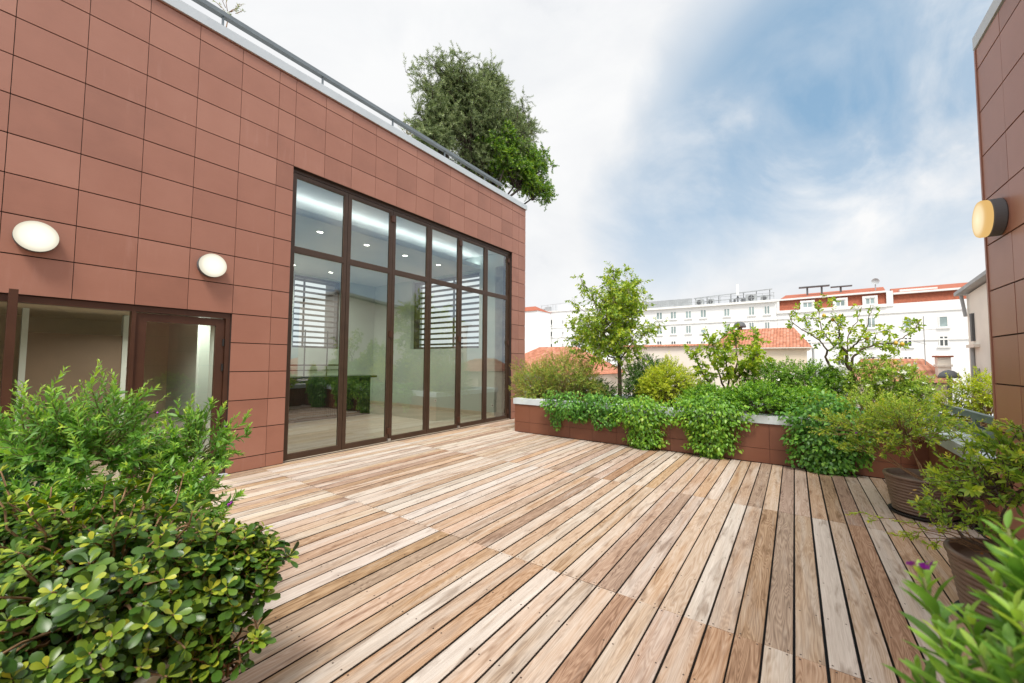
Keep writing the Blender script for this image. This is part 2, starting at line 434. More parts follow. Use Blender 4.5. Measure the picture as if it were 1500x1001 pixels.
def curve(a, b, sag=0.0, n=6, wob=0.0, lift=0.0):
    """a gently bent stem from a to b."""
    a = np.array(a, float); b = np.array(b, float); t = np.linspace(0, 1, n)[:, None]
    p = a+(b-a)*t; p[:, 2] += (lift*np.sin(PI*t[:, 0]))-sag*t[:, 0]**2
    if wob:
        w = RS.normal(0, wob, (n, 3)); w[0] = 0; p += w
    return p

def samp(pts, t):
    k = len(pts)-1; x = np.clip(np.asarray(t)*k, 0, k-1e-6); i = x.astype(int); f = (x-i)[:, None]
    p = pts[i]*(1-f)+pts[i+1]*f; d = unit(pts[i+1]-pts[i]); return p, d

def shoot_leaves(LV, pts, n, L, W, t0=.3, ang=.85, tint=(.2, .6), tipboost=.35, droop=0.0, taper=.55, jit=.18, tpow=.8):
    """leaves in a spiral along a stem."""
    t = t0+(1-t0)*np.linspace(0, 1, n)**tpow
    p, d = samp(pts, t)
    ref = np.where(np.abs(d[:, 2:3]) < .9, np.array([[0, 0, 1.0]]), np.array([[1.0, 0, 0]]))
    s = unit(np.cross(d, ref)); u = np.cross(s, d)
    a = np.arange(n)*2.39996+RS.uniform(0, 6.28)+RS.normal(0, .3, n)
    rad = s*np.cos(a)[:, None]+u*np.sin(a)[:, None]
    al = (ang+RS.normal(0, jit, n))[:, None]
    al = al*(1-.35*(t[:, None]-t0)/(1-t0+1e-6))
    D = d*np.cos(al)+rad*np.sin(al); D[:, 2] -= droop
    Nn = d*np.sin(al)-rad*np.cos(al)+np.array([0, 0, .35])
    fr = (t-t0)/(1-t0+1e-6)
    sz = RS.uniform(.75, 1.15, n)*np.where(fr > .7, 1-(fr-.7)/.3*(1-taper), 1)
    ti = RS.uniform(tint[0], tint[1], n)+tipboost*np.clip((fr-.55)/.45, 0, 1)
    LV.add(p, D, Nn, L*sz, W*sz, ti)

def rnd_dir(n, up=None, lo=-1.0):
    d = RS.normal(size=(n*4+20, 3)); d = unit(d); d = d[d[:, 2] > lo][:n]; return d

def px_box(x0, x1, y0, y1, yp):
    """centre and half sizes of a photo box on the plane y==yp."""
    a = at(x0, (y0+y1)/2, 1, yp); b = at(x1, (y0+y1)/2, 1, yp); c = at((x0+x1)/2, y0, 1, yp); d = at((x0+x1)/2, y1, 1, yp)
    return np.array([(a[0]+b[0])/2, yp, (c[2]+d[2])/2]), (b[0]-a[0])/2, (c[2]-d[2])/2

# ------------------------------------------------------------------ foliage colours
LM = {}
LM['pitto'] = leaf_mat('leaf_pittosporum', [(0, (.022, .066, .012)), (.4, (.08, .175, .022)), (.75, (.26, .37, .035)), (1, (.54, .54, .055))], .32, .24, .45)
LM['poly'] = leaf_mat('leaf_polygala', [(0, (0.067, 0.179, 0.031)), (0.5, (0.19, 0.403, 0.067)), (0.8, (0.358, 0.582, 0.09)), (1, (0.582, 0.717, 0.123))], .45, .35)
LM['poly_y'] = leaf_mat('leaf_polygala_yellow', [(0, (0.112, 0.237, 0.031)), (0.5, (0.325, 0.488, 0.062)), (0.8, (0.55, 0.675, 0.088)), (1, (0.775, 0.725, 0.125))], .45, .35)
LM['blue'] = leaf_mat('leaf_bluegreen', [(0, (0.05, 0.16, 0.08)), (1, (0.18, 0.38, 0.22))], .5, .3)
LM['ivy'] = leaf_mat('leaf_creeper', [(0, (0.046, 0.149, 0.025)), (0.5, (0.127, 0.333, 0.046)), (1, (0.322, 0.552, 0.069))], .40, .32)
LM['ivy_y'] = leaf_mat('leaf_creeper_light', [(0, (0.067, 0.19, 0.022)), (0.5, (0.202, 0.426, 0.039)), (1, (0.47, 0.627, 0.078))], .40, .32)
LM['nand'] = leaf_mat('leaf_nandina', [(0, (0.11, 0.22, 0.033)), (0.5, (0.319, 0.44, 0.066)), (0.8, (0.55, 0.44, 0.088)), (1, (0.638, 0.242, 0.088))], .5, .35)
LM['hedge'] = leaf_mat('leaf_hedge', [(0, (0.033, 0.099, 0.018)), (1, (0.165, 0.308, 0.044))], .45, .28)
LM['yellow'] = leaf_mat('leaf_yellow', [(0, (0.224, 0.347, 0.022)), (0.5, (0.515, 0.605, 0.045)), (1, (0.784, 0.762, 0.09))], .5, .35)
LM['citrus'] = leaf_mat('leaf_citrus', [(0, (0.092, 0.207, 0.021)), (0.5, (0.276, 0.425, 0.034)), (1, (0.632, 0.667, 0.092))], .36, .36)
LM['jas'] = leaf_mat('leaf_jasmine', [(0, (0.069, 0.196, 0.025)), (0.5, (0.207, 0.402, 0.046)), (1, (0.46, 0.621, 0.103))], .42, .34)
LM['olive'] = leaf_mat('leaf_olive', [(0, (.055, .09, .03)), (.5, (.19, .265, .10)), (1, (.42, .48, .24))], .5, .28)
LM['roofbush'] = leaf_mat('leaf_roof_shrub', [(0, (0.04, 0.12, 0.018)), (0.5, (0.13, 0.28, 0.03)), (1, (0.36, 0.5, 0.05))], .42, .32)
LM['dry'] = leaf_mat('leaf_dry', [(0, (.35, .18, .05)), (1, (.60, .42, .14))], .7, .2)

# ================================================================== SETTING
g = MB(); g.add([(-3000, -3000, -14), (3000, -3000, -14), (3000, 3000, -14), (-3000, 3000, -14)], [(0, 1, 2, 3)])
struct(g.build('ground', MT['ground']))
sb = MB(); sb.box(-6.2, 3.45, -6, 10.5, -14, -.06)
struct(sb.build('terrace_slab', MT['slab']))

# deck: individual boards with real gaps, screw heads
dk = MB()
BW = .1447
xs = np.arange(-46, 11)
for k in xs:
    xl = -.041+k*BW; xr = xl+BW
    if xr > 1.46: continue
    gap = float(RS.choice([.008, .010, .013, .017], p=[.15, .35, .30, .2]))
    x0, x1 = xl+gap/2, xr-gap/2
    ymax = 7.66 if xl > -5.36 else 10.2
    js = [-4.81, -2.285, .24, 2.767, 5.292, 7.817, 10.2]
    for a, b in zip(js[:-1], js[1:]):
        y0 = a+.0015; y1 = min(b-.0015, ymax)
        if y1-y0 < .03: continue
        zt = RS.uniform(-.0015, .0015); tone = float(np.clip(RS.normal(.48, .17), .03, 1)); wth = float(np.clip(RS.normal(.45, .28), 0, 1))
        if RS.rand() < .09: tone, wth = .9, .98
        if RS.rand() < .12: tone, wth = .12, .1
        if a == 2.767: tone, wth = {1: (1.0, 3.2), 2: (.62, .3), 3: (.16, .0), -25: (.85, 1.15), -8: (.1, .1)}.get(int(k), (tone, wth))
        tint = (tone, RS.rand(), wth)
        c = .0025
        vs = [(x0, y0, -.045), (x1, y0, -.045), (x1, y1, -.045), (x0, y1, -.045), (x0, y0, zt-c), (x1, y0, zt-c), (x1, y1, zt-c), (x0, y1, zt-c),
              (x0+c, y0+c, zt), (x1-c, y0+c, zt), (x1-c, y1-c, zt), (x0+c, y1-c, zt)]
        dk.add(vs, [(4, 5, 9, 8), (5, 6, 10, 9), (6, 7, 11, 10), (7, 4, 8, 11), (8, 9, 10, 11)], 0, tint)
        dk.add(vs[:8], [(0, 1, 5, 4), (1, 2, 6, 5), (2, 3, 7, 6), (3, 0, 4, 7)], 2, tint)          # sawn edges, shade of the gaps painted in as a near-black colour
        if y0 > -.5:
            rows = [y0+.022, y1-.022]+[a+2.525*i/5 for i in (1, 2, 3, 4)]
            for yy in rows:
                if yy > y1 or yy > 6.5: continue
                for xx in (x0+.022+RS.normal(0, .003), x1-.022+RS.normal(0, .003)):
                    if RS.rand() < .12: continue
                    q = [(xx+.0055*math.cos(i*PI/4), yy+RS.normal(0, .0)+.0055*math.sin(i*PI/4), zt+.0008) for i in range(8)]
                    dk.add(q, [tuple(range(8))], 1)
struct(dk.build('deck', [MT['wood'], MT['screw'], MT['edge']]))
ub = MB(); ub.add([(-6.6, -5, -.056), (1.46, -5, -.056), (1.46, 10.3, -.056), (-6.6, 10.3, -.056)], [(0, 1, 2, 3)])
struct(ub.build('deck_underlay', MT['black']))

# ================================================================== TERRACE BUILDING (left)
FX = -6.53
HX = FX-.012   # panel backs
TB = thing('terrace_building', 'tall building clad in terracotta panels with a glazed folding door wall', 'building', (FX, 3, 0))
zj = [0.004]+[.198+.4135*k for k in range(15)]+[6.19]
zj = [z for z in zj if z < 6.18]+[6.19]
yj = [2.822-.5165*k for k in range(16)][::-1]+[3.08+.51*k for k in range(13)]+[9.53, 9.885]
GY0, GY1, GZ1 = 3.08, 9.20, 4.745
DY0, DY1, DZ1 = -.95, 2.30, 2.2655
cl = MB()
def panel(mb, ax, pl, a0, a1, z0, z1, out, hg=.0062, vg=.003, tint=None, th=.012, mi=0):
    """clad panel on the plane axis==pl facing `out`, with open joints around it."""
    a0 += vg; a1 -= vg; z0 += hg; z1 -= hg
    if a1-a0 < .01 or z1-z0 < .01: return
    t = tint if tint is not None else (float(np.clip(RS.normal(.5, .22), 0, 1)),)*3
    off = RS.uniform(-.0012, .0012)
    p0 = pl+off; p1 = p0-out*th
    b0, b1 = (p0, p1) if p0 < p1 else (p1, p0)
    if ax == 0: mb.box(b0, b1, a0, a1, z0, z1, mi, t)
    else: mb.box(a0, a1, b0, b1, z0, z1, mi, t)
for i in range(len(yj)-1):
    for j in range(len(zj)-1):
        a0, a1, z0, z1 = yj[i], yj[i+1], zj[j], zj[j+1]
        yc, zc = (a0+a1)/2, (z0+z1)/2
        if GY0 < yc < GY1 and zc < GZ1: continue
        if zc < DZ1 and a0 < DY1-.02 and a1 > DY0:
            if a1 > DY1+.02: panel(cl, 0, FX, DY1, a1, z0, z1, 1)
            continue
        panel(cl, 0, FX, a0, a1, z0, z1, 1)
# end face (y = 9.885) panels
for i in range(15):
    for j in range(len(zj)-1):
        if FX-.02-.515*(i+1) < -7.87 and FX-.02-.515*i > -11 and zj[j] < 4.40 and zj[j+1] > 2.03: continue
        panel(cl, 1, 9.885, FX-.02-.515*(i+1), FX-.02-.515*i, zj[j], zj[j+1], 1)
cl.build('cladding', MT['clad'], TB)
w = MB()
X0, X1 = FX-.30, FX-.0135
w.box(X0, X1, -6, DY0, 0, 6.19); w.box(X0, X1, DY0, DY1, DZ1, 6.19); w.box(X0, X1, DY1, GY0, 0, 6.19)
w.box(X0, X1, GY0, GY1, GZ1, 6.19); w.box(X0, X1, GY1, 9.87, 0, 6.19)
w.build('wall', MT['joint'], TB)
# interior shell of the glazed room
iw = MB()
W2 = (-11.0, -7.87, 2.03, 4.40)
iw.box(-13.1, W2[0], 9.35, 9.86, 0, 4.9); iw.box(W2[1], X0-.002, 9.35, 9.86, 0, 4.9)
iw.box(W2[0], W2[1], 9.35, 9.86, 0, W2[2]); iw.box(W2[0], W2[1], 9.35, 9.86, W2[3], 4.9)
W1 = (6.32, 7.95, 2.03, 4.40)
iw.box(-13.5, -13.1, 3, W1[0], 0, 4.9); iw.box(-13.5, -13.1, W1[1], 9.86, 0, 4.9)
iw.box(-13.5, -13.1, W1[0], W1[1], 0, W1[2]); iw.box(-13.5, -13.1, W1[0], W1[1], W1[3], 4.9)
iw.box(-13.5, X0-.002, 2.72, 2.98, 0, 4.9)
iw.build('interior_wall', MT['plaster'], TB)
fl = MB(); fl.box(-13.1, FX-.06, 2.98, 9.35, -.05, .018); fl.build('interior_floor', MT['floor'], TB)
ce = MB(); ce.box(-13.1, -7.88, 2.98, 9.35, 4.45, 4.60); ce.box(-13.1, X0, 2.98, 9.35, 4.86, 4.95); ce.box(-7.879, -7.83, 2.98, 9.35, 4.45, 4.52)
ce.build('ceiling', MT['ceil'], TB)
cv = MB(); cv.box(-8.02, -7.97, 3.0, 9.33, 4.602, 4.63); cv.build('cove_light', emit('cove_glow', (.95, .98, 1.0), 4.5), TB)
sk = MB(); sk.box(-13.08, X0, 9.33, 9.349, .018, .115); sk.box(-13.099, -13.08, 2.98, 9.33, .018, .115); sk.build('skirting', MT['skirt'], TB)
rf = MB(); rf.box(-14.2, FX-.31, -6, 9.87, 5.9, 6.2); rf.box(-14.2, -13.52, -6, 6.3, 0, 5.89); rf.box(-14.2, -13.52, 8.0, 9.87, 0, 5.89); rf.box(-14.2, -13.52, 6.301, 7.999, 0, 2.0); rf.box(-14.2, -13.52, 6.301, 7.999, 4.43, 5.89); rf.box(-13.52, FX-.32, 9.861, 9.872, 4.95, 5.89)
rf.box(-13.51, -11.01, 9.861, 9.871, 0, 4.94); rf.box(-7.86, FX-.32, 9.861, 9.871, 0, 4.94); rf.box(-14.2, FX-.31, -6.2, -6.01, -14, 6.2)
rf.build('roof', MT['slab'], TB)
pd = MB(); pd.box(-14.2, -6.21, -6, 9.87, -14, -.06); pd.build('lower_storeys', MT['white'], TB)
cp = MB(); cp.box(FX-.42, FX+.035, -6, 9.92, 6.205, 6.345); cp.box(FX-.012, FX+.012, -6, 9.90, 6.192, 6.203, 1)
cp.build('coping', [MT['coping'], MT['clad']], TB)

# louvred windows of the room
def louvre_window(ax, pl, a0, a1, z0, z1, mull):
    fr = MB()
    def bx(p0, p1, q0, q1, r0_, r1_, mb):
        if ax == 1: mb.box(p0, p1, q0, q1, r0_, r1_)
        else: mb.box(q0, q1, p0, p1, r0_, r1_)
    t = .07
    bx(a0+.001, a0+t, pl-.1, pl+.1, z0+.001, z1-.001, fr); bx(a1-t, a1-.001, pl-.1, pl+.1, z0+.001, z1-.001, fr)
    bx(a0+t, a1-t, pl-.1, pl+.1, z0+.001, z0+t, fr); bx(a0+t, a1-t, pl-.1, pl+.1, z1-t, z1-.001, fr)
    for mx in mull: bx(mx-.02, mx+.02, pl-.03, pl+.03, z0+t, z1-t, fr)
    o = fr.build('window', MT['slat'], TB)
    sl = MB(); z = z0+.17
    while z < z1-.1:
        bx(a0+t, a1-t, pl+.105, pl+.19, z-.03, z+.03, sl); z += .186
    sl.build('louvre', MT['slat'], o)
louvre_window(1, 9.60, W2[0], W2[1], W2[2], W2[3], [-9.17])
louvre_window(0, -13.3, W1[0], W1[1], W1[2], W1[3], [6.75])

# folding glazed wall: outer frame + six leaves
of = MB(); fx0, fx1 = FX-.16, FX-.07
of.box(fx0, fx1, GY0, GY0+.025, .002, GZ1); of.box(fx0, fx1, GY1-.06, GY1, .002, GZ1)
of.box(fx0, fx1, GY0+.025, GY1-.06, GZ1-.055, GZ1-.001); of.box(fx0, fx1+.03, GY0+.025, GY1-.06, -.02, .012)
of.build('door_frame', MT['bronze'], TB)
LW = (GY1-.06-GY0-.025)/6
ZT = 3.42
for i in range(6):
    y0 = GY0+.025+LW*i+.004; y1 = y0+LW-.008; zb, zt = .02, GZ1-.06; s = .062
    q = MB(); a, b = FX-.150, FX-.085
    q.box(a, b, y0, y0+s, zb, zt); q.box(a, b, y1-s, y1, zb, zt)
    q.box(a, b, y0+s, y1-s, zb, zb+.085); q.box(a, b, y0+s, y1-s, zt-s, zt); q.box(a, b, y0+s, y1-s, ZT-.045, ZT+.045)
    for (z0, z1) in ((zb+.085, ZT-.045), (ZT+.045, zt-s)):      # glazing beads
        q.box(b-.02, b-.008, y0+s, y0+s+.012, z0, z1, 1); q.box(b-.02, b-.008, y1-s-.012, y1-s, z0, z1, 1)
        q.box(b-.02, b-.008, y0+s+.012, y1-s-.012, z0, z0+.012, 1); q.box(b-.02, b-.008, y0+s+.012, y1-s-.012, z1-.012, z1, 1)
    lf = q.build('door_leaf', [MT['bronze'], MT['bronze_lt']], TB)
    for (z0, z1) in ((zb+.085, ZT-.045), (ZT+.045, zt-s)):
        p = MB(); tw = RS.normal(0, .0016, 4); xx = FX-.112
        p.add([(xx+tw[0], y0+s, z0), (xx+tw[1], y1-s, z0), (xx+tw[2], y1-s, z1), (xx+tw[3], y0+s, z1)], [(0, 1, 2, 3)])
        p.build('pane', MT['glass'], lf)
    if i in (1, 3, 5):
        for z in (.22, 2.15, 4.5):
            h = MB(); h.box(FX-.0845, FX-.055, y1-.045, y1+(.045 if i < 5 else .0), z-.06, z+.06); h.tube([(FX-.055, y1-.005, z-.07), (FX-.055, y1-.005, z+.07)], .012, 8)
            h.build('hinge', MT['brown'], lf)
        if i < 5:
            h = MB(); h.box(FX-.0845, FX-.05, y1-.03, y1+.03, .001, .07); h.build('floor_bolt', MT['steel'], lf)

# left door of the second room
df = MB(); a, b = FX-.15, FX-.03
df.box(a, b, DY1-.055, DY1-.002, .0, DZ1-.002); df.box(a, b, DY0, DY1-.055, DZ1-.075, DZ1-.003); df.box(a, b, DY0, DY0+.06, 0, DZ1-.075)
df.box(a, b, 1.262, 1.30, 0, DZ1-.075)
df.build('side_door_frame', MT['brown'], TB)
st = MB(); st.box(FX-.16, FX+.05, DY0, DY1+.02, -.002, .022); st.build('threshold', MT['coping'], TB)
def leaf_door(mb_name, pts0, pts1, z0, z1, s=.10, hinge_end=1):
    """glazed door leaf standing between two plan points."""
    p0 = np.array(pts0); p1 = np.array(pts1); d = p1-p0; Lq = np.linalg.norm(d); d = d/Lq
    q = MB()
    def seg(a0, a1, zz0, zz1, w=.055, mb=q, mi=0):
        A = p0+d*a0; B = p0+d*a1; zc = (zz0+zz1)/2
        mb.bar((A[0], A[1], zc), (B[0], B[1], zc), w, zz1-zz0, mi)
    seg(0, s, z0, z1); seg(Lq-s, Lq, z0, z1); seg(s, Lq-s, z0, z0+s+.03); seg(s, Lq-s, z1-s, z1)
    o = q.build(mb_name, MT['brown'], TB)
    p = MB(); A = p0+d*s; B = p0+d*(Lq-s)
    p.add([(A[0], A[1], z0+s+.03), (B[0], B[1], z0+s+.03), (B[0], B[1], z1-s), (A[0], A[1], z1-s)], [(0, 1, 2, 3)]); p.build('pane', MT['glass'], o)
    c = p0+d*(Lq if hinge_end else 0)
    for z in (.3, 1.5, 1.85):
        h = MB(); h.tube([(c[0]+.035, c[1]-.01, z-.05), (c[0]+.035, c[1]-.01, z+.05)], .014, 8); h.build('hinge', MT['black'], o)
    return o
leaf_door('side_door', (FX-.085, 1.305), (FX-.085, DY1-.06), .025, DZ1-.085)
leaf_door('side_door', (FX+.80, .31), (FX-.02, .345), .025, DZ1-.035, .09)
# second room
r2 = MB()
r2.box(-11.2, -11.0, -4, 2.72, 0, 2.9); r2.box(-11.2, X0-.002, -4.2, -4.0, 0, 2.9)
r2.build('room_wall', MT['beige'], TB)
r2 = MB(); r2.box(-11.0, X0, -4, 2.72, 2.62, 2.75); r2.box(-11.0, -8.2, -4, 2.72, 2.36, 2.615); r2.build('room_ceiling', MT['beige'], TB)
r2 = MB(); r2.box(-11.0, FX-.17, -4, 2.72, -.04, .016); r2.build('room_floor', MT['floor'], TB)
yy = lambda px, x: float(at(px, 530, 0, x)[1])
r2 = MB(); r2.box(-9.4, -9.3, yy(38, -9.3), yy(178, -9.3), .016, float(at(100, 489, 0, -9.3)[2])); r2.build('room_partition', MT['taupe'], TB)
r2 = MB(); r2.box(-9.42, -9.28, yy(178, -9.28), yy(190, -9.28), .016, 2.355); r2.build('room_pillar', MT['plaster'], TB)
r2 = MB(); r2.box(-9.42, -9.28, yy(28, -9.28), yy(38, -9.28), .016, 2.355); r2.build('room_pillar', MT['plaster'], TB)
r2 = MB(); r2.box(-8.0, -7.9, yy(291, -7.9), yy(306, -7.9), .016, 2.615); r2.build('room_pillar', MT['plaster'], TB)

# things in the rooms
br = thing('bar_counter', 'black bar counter with overhanging top behind the folding glass doors', 'bar counter', (-10.8, 5.2, .018))
q = MB(); q.box(-11.1, -10.45, 3.2, 7.38, .02, 1.12)
for i in range(70): q.box(-10.452, -10.438, 3.22+i*.0595, 3.25+i*.0595, .09, 1.1)
q.build('counter_body', MT['bar'], br)
q = MB(); q.box(-11.15, -10.30, 3.15, 7.5, 1.121, 1.18); q.build('counter_top', MT['bar'], br)
hd = thing('bar_shelf', 'black metal rod shelf frame hanging above the bar counter', 'shelf', (-12.6, 7.2, 1.15))
q = MB()
for y in (6.0, 6.55, 7.3, 7.75): q.bar((-12.75, y, .02), (-12.75, y, 2.6), .03, .03)
for z in (1.3, 1.45): q.bar((-12.75, 5.9, z), (-12.75, 7.9, z), .035, .03)
q.build('frame', MT['black'], hd)
q = MB(); q.box(-12.95, -12.77, 5.9, 7.9, 1.46, 1.485); q.build('shelf_board', MT['slat'], hd)
for (x, lb) in ((-9.70, 'white wall socket low on the end wall, seen through the fourth glass leaf'), (-7.31, 'white wall socket low on the end wall, seen through the last glass leaf')):
    t = thing('wall_socket', lb, 'socket', (x, 9.349, .32), 'sockets on the end wall')
    q = MB(); q.box(x-.042, x+.042, 9.338, 9.3495, .278, .362); q.build('cover_plate', MT['white2'], t)
    q = MB(); q.lathe([(.022, -.001), (.022, .002), (.016, .0021)], (0, 0, 0), 14, 0, 'x')
    v = [(x+b_, 9.337-a_, .32+c_) for a_, b_, c_ in q.v]; q.v = v; q.build('outlet', MT['dgrey'], t)
tr = thing('curtain', 'pale curtain gathered at the far end of the glass wall', 'curtain', (-6.95, 9.2, .03))
q = MB(); n = 40
vs = []; fs = []
for i in range(n+1):
    x = -7.15+.29*i/n; y = 9.22+.035*math.sin(i*1.3)
    vs += [(x, y, .03), (x, y, 4.4)]
    if i: fs.append((2*i-2, 2*i, 2*i+1, 2*i-1))
q.add(vs, fs); q.build('cloth', simple('curtain_cloth', (.72, .72, .68), .9), tr)

def downlight(x, y, z, lb, power=5.0):
    t = thing('ceiling_downlight', lb, 'downlight', (x, y, z), 'downlights in the room ceiling')
    q = MB(); q.lathe([(.085, 0), (.085, -.006), (.065, -.008), (.062, -.004)], (x, y, z-.001), 24); q.build('trim_ring', MT['white2'], t)
    q = MB(); q.lathe([(.061, -.006), (.0, -.006)], (x, y, z-.001), 24); q.build('diffuser', MT['downl'], t)
    l = bpy.data.lights.new('downlight_lamp', 'SPOT'); l.energy = power*9; l.spot_size = math.radians(150); l.spot_blend = .6; l.shadow_soft_size = .06; l.color = (1, .92, .80)
    o = bpy.data.objects.new('downlight_lamp', l); COL.objects.link(o); o.parent = t; o.location = (0, 0, -.03)
nm = ['first', 'second', 'third', 'fourth']
for i, y in enumerate((4.61, 5.79, 6.97, 8.2)):
    downlight(-8.49, y, 4.45, 'round ceiling downlight, %s from the left in the row nearest the glass' % nm[i])
for i, y in enumerate((4.61, 5.79, 6.97)):
    downlight(-12.1, y, 4.45, 'round ceiling downlight, %s from the left in the deep row by the louvred window' % nm[i])
downlight(-7.6, 1.9, 2.62, 'small downlight in the lower ceiling behind the brown side door', 11)

# wall lamps
def wall_lamp(x, y, z, out, glow, label):
    t = thing('wall_lamp', label, 'wall lamp', (x, y, z), 'round wall lamps on the cladding')
    q = MB(); pr = [(.0, .0005), (.150, .0005), (.156, .008), (.156, .075), (.150, .080), (0, .080)]
    q.lathe([(r, out*d) for r, d in pr], (x, y, z), 40, 0, 'x'); q.build('housing', MT['dgrey'], t, smooth=False)
    q = MB(); pr = [(0, .0805), (.152, .0805), (.156, .088), (.156, .116), (.149, .128), (.10, .133), (0, .134)]
    q.lathe([(r, out*d) for r, d in pr], (x, y, z), 40, 0, 'x'); q.build('diffuser', glow, t, smooth=True)
wall_lamp(FX, .47, 2.88, 1, MT['lamp'], 'lit white disc wall lamp above the open brown side door, the leftmost lamp')
wall_lamp(FX, 2.02, 2.89, 1, MT['lamp'], 'lit white disc wall lamp between the side door and the glass wall')
wall_lamp(1.449, 5.06, 2.85, -1, MT['lamp_warm'], 'amber lit drum wall lamp with black housing on the right hand wall')

# roof edge railing
rr = thing('roof_railing', 'low grey metal railing along the top of the terracotta building', 'railing', (FX-.3, 3, 6.37))
q = MB(); q.box(FX-.26, FX-.17, -6, 8.9, 6.65, 6.715); q.build('top_rail', MT['grey_rail2'], rr)
q = MB(); q.box(FX-.23, FX-.19, -6, 8.9, 6.40, 6.455); q.build('bottom_rail', MT['grey_rail2'], rr)
y = -5.5
while y < 9:
    q = MB(); q.box(FX-.225, FX-.195, y-.012, y+.012, 6.366, 6.64); q.build('post', MT['grey_rail2'], rr); y += 1.52
# ================================================================== SIDE BUILDING (right)
SX, SY = 1.449, 5.40
SBD = thing('side_building', 'brown clad wall with pale coping at the right edge of the terrace', 'building', (SX, SY, 0))
q = MB()
zs = [.004]+[.198+.4135*k for k in range(11)]+[4.53]
ys = [SY-.515*k for k in range(22)][::-1]
for i in range(len(ys)-1):
    for j in range(len(zs)-1):
        panel(q, 0, SX, ys[i], ys[i+1]-(.02 if i == len(ys)-2 else 0), zs[j], zs[j+1], -1)
for i in range(9):
    for j in range(len(zs)-1): panel(q, 1, SY, SX+.03+.515*i, SX+.03+.515*(i+1), zs[j], zs[j+1], 1)
q.build('cladding', MT['clad_side'], SBD)
q = MB(); q.box(SX+.0135, SX+5, -6, SY-.0135, -14, 4.53); q.build('wall', MT['joint'], SBD)
q = MB(); q.box(SX-.008, SX+.022, SY-.017, SY+.012, .01, 4.53); q.build('corner_trim', MT['clad'], SBD)
q = MB(); q.box(SX-.012, SX+.4, -6, SY+.012, 4.54, 4.66); q.build('coping', MT['coping'], SBD)

# ================================================================== PLANTERS
PL = thing('planter', 'long brown clad planter with pale zinc coping at the back of the deck', 'planter', (-2, 7.68, 0))
q = MB(); px_ = [-5.35, -4.932]+[-4.434+.5095*k for k in range(12)]
px_ = [p for p in px_ if p < 1.46]+[1.449]
for i in range(len(px_)-1):
    panel(q, 1, 7.68, px_[i], px_[i+1], .004, .232, -1, .003, .0022); panel(q, 1, 7.68, px_[i], px_[i+1], .232, .633, -1, .003, .0022)
for i in range(5):
    panel(q, 0, -5.35, 7.69+.5*i, 7.69+.5*i+.5, .004, .232, -1); panel(q, 0, -5.35, 7.69+.5*i, 7.69+.5*i+.5, .232, .633, -1)
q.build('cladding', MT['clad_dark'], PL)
q = MB(); q.box(-5.336, 1.462, 7.694, 7.86, -.05, .636); q.box(-5.336, -5.16, 7.861, 10.19, -.05, .636); q.box(-5.336, 3.4, 10.2, 10.36, -.05, .636)
q.build('wall', MT['joint'], PL)
q = MB(); q.box(-5.375, 1.40, 7.655, 7.95, .637, .765); q.box(-5.375, -5.10, 7.951, 10.1, .637, .765); q.box(-5.375, 3.4, 10.101, 10.40, .637, .765)
q.build('coping', MT['zinc'], PL)
q = MB(); q.box(-5.15, 1.46, 7.87, 10.19, .3, .60); q.build('soil', MT['soil'], PL)
PP = thing('side_planter', 'low clad planter wall with pale coping under the grey rail', 'planter', (SX, 6.5, 0))
q = MB()
for i in range(5):
    for z0, z1 in ((.004, .232), (.232, .633)): panel(q, 0, SX, SY+.015+.455*i, SY+.015+.455*(i+1), z0, z1, -1, .003, .0022)
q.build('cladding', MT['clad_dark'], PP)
q = MB(); q.box(SX+.0135, SX+.2, SY+.02, 10.19, -.05, .635); q.box(3.2, 3.4, SY+.02, 10.19, -.05, .635); q.build('wall', MT['joint'], PP)
q = MB(); q.box(1.402, 1.72, SY+.013, 10.09, .637, .765); q.build('coping', MT['zinc'], PP)
q = MB(); q.box(SX+.21, 3.19, SY+.02, 10.19, .3, .60); q.build('soil', MT['soil'], PP)
RL = thing('terrace_railing', 'dark grey two bar railing behind the right hand planter', 'railing', (1.76, 6.5, .6))
q = MB(); q.box(1.74, 1.80, SY+.03, 9.6, .955, 1.035); q.build('top_rail', MT['grey_rail'], RL)
q = MB(); q.box(1.735, 1.748, SY+.03, 9.6, .79, .872); q.box(1.792, 1.805, SY+.03, 9.6, .79, .872); q.build('bottom_rail', MT['grey_rail'], RL)
for y in (6.05, 7.2, 8.4, 9.5):
    q = MB(); q.box(1.752, 1.788, y-.06, y+.06, .60, .955); q.build('post', MT['grey_rail'], RL)

# ================================================================== POTS
def ribbed_pot(x, y, label, h=.42, rt=.30, rb=.24):
    t = thing('plant_pot', label, 'pot', (x, y, .0), 'ribbed brown plant pots')
    pr = [(.0, .03), (rb-.02, .03)]
    nr = 11
    for i in range(nr*6+1):
        f = i/(nr*6); z = .032+(h-.06)*f; r = rb+(rt-rb)*f+.010*abs(math.sin(f*nr*PI))
        pr.append((r, z))
    pr += [(rt+.014, h-.03), (rt+.018, h-.012), (rt+.012, h), (rt-.012, h), (rt-.02, h-.06), (rt-.03, h-.07)]
    q = MB(); q.lathe(pr, (x, y, 0), 56); q.build('pot_body', MT['pot'], t, smooth=True)
    q = MB(); q.lathe([(0, h-.075), (rt-.022, h-.075)], (x, y, 0), 40); q.build('soil', MT['soil'], t)
    q = MB(); q.lathe([(0, .002), (rb+.02, .002), (rb+.045, .035), (rb+.037, .037), (rb+.012, .012), (0, .011)], (x, y, 0), 48); q.build('saucer', MT['black'], t, smooth=True)
    return t
ribbed_pot(1.09, 6.08, 'ribbed brown pot by the planter corner, farthest along the right side')
ribbed_pot(1.09, 3.80, 'ribbed brown pot in front of the right hand wall, nearest whole pot', .43, .305, .245)
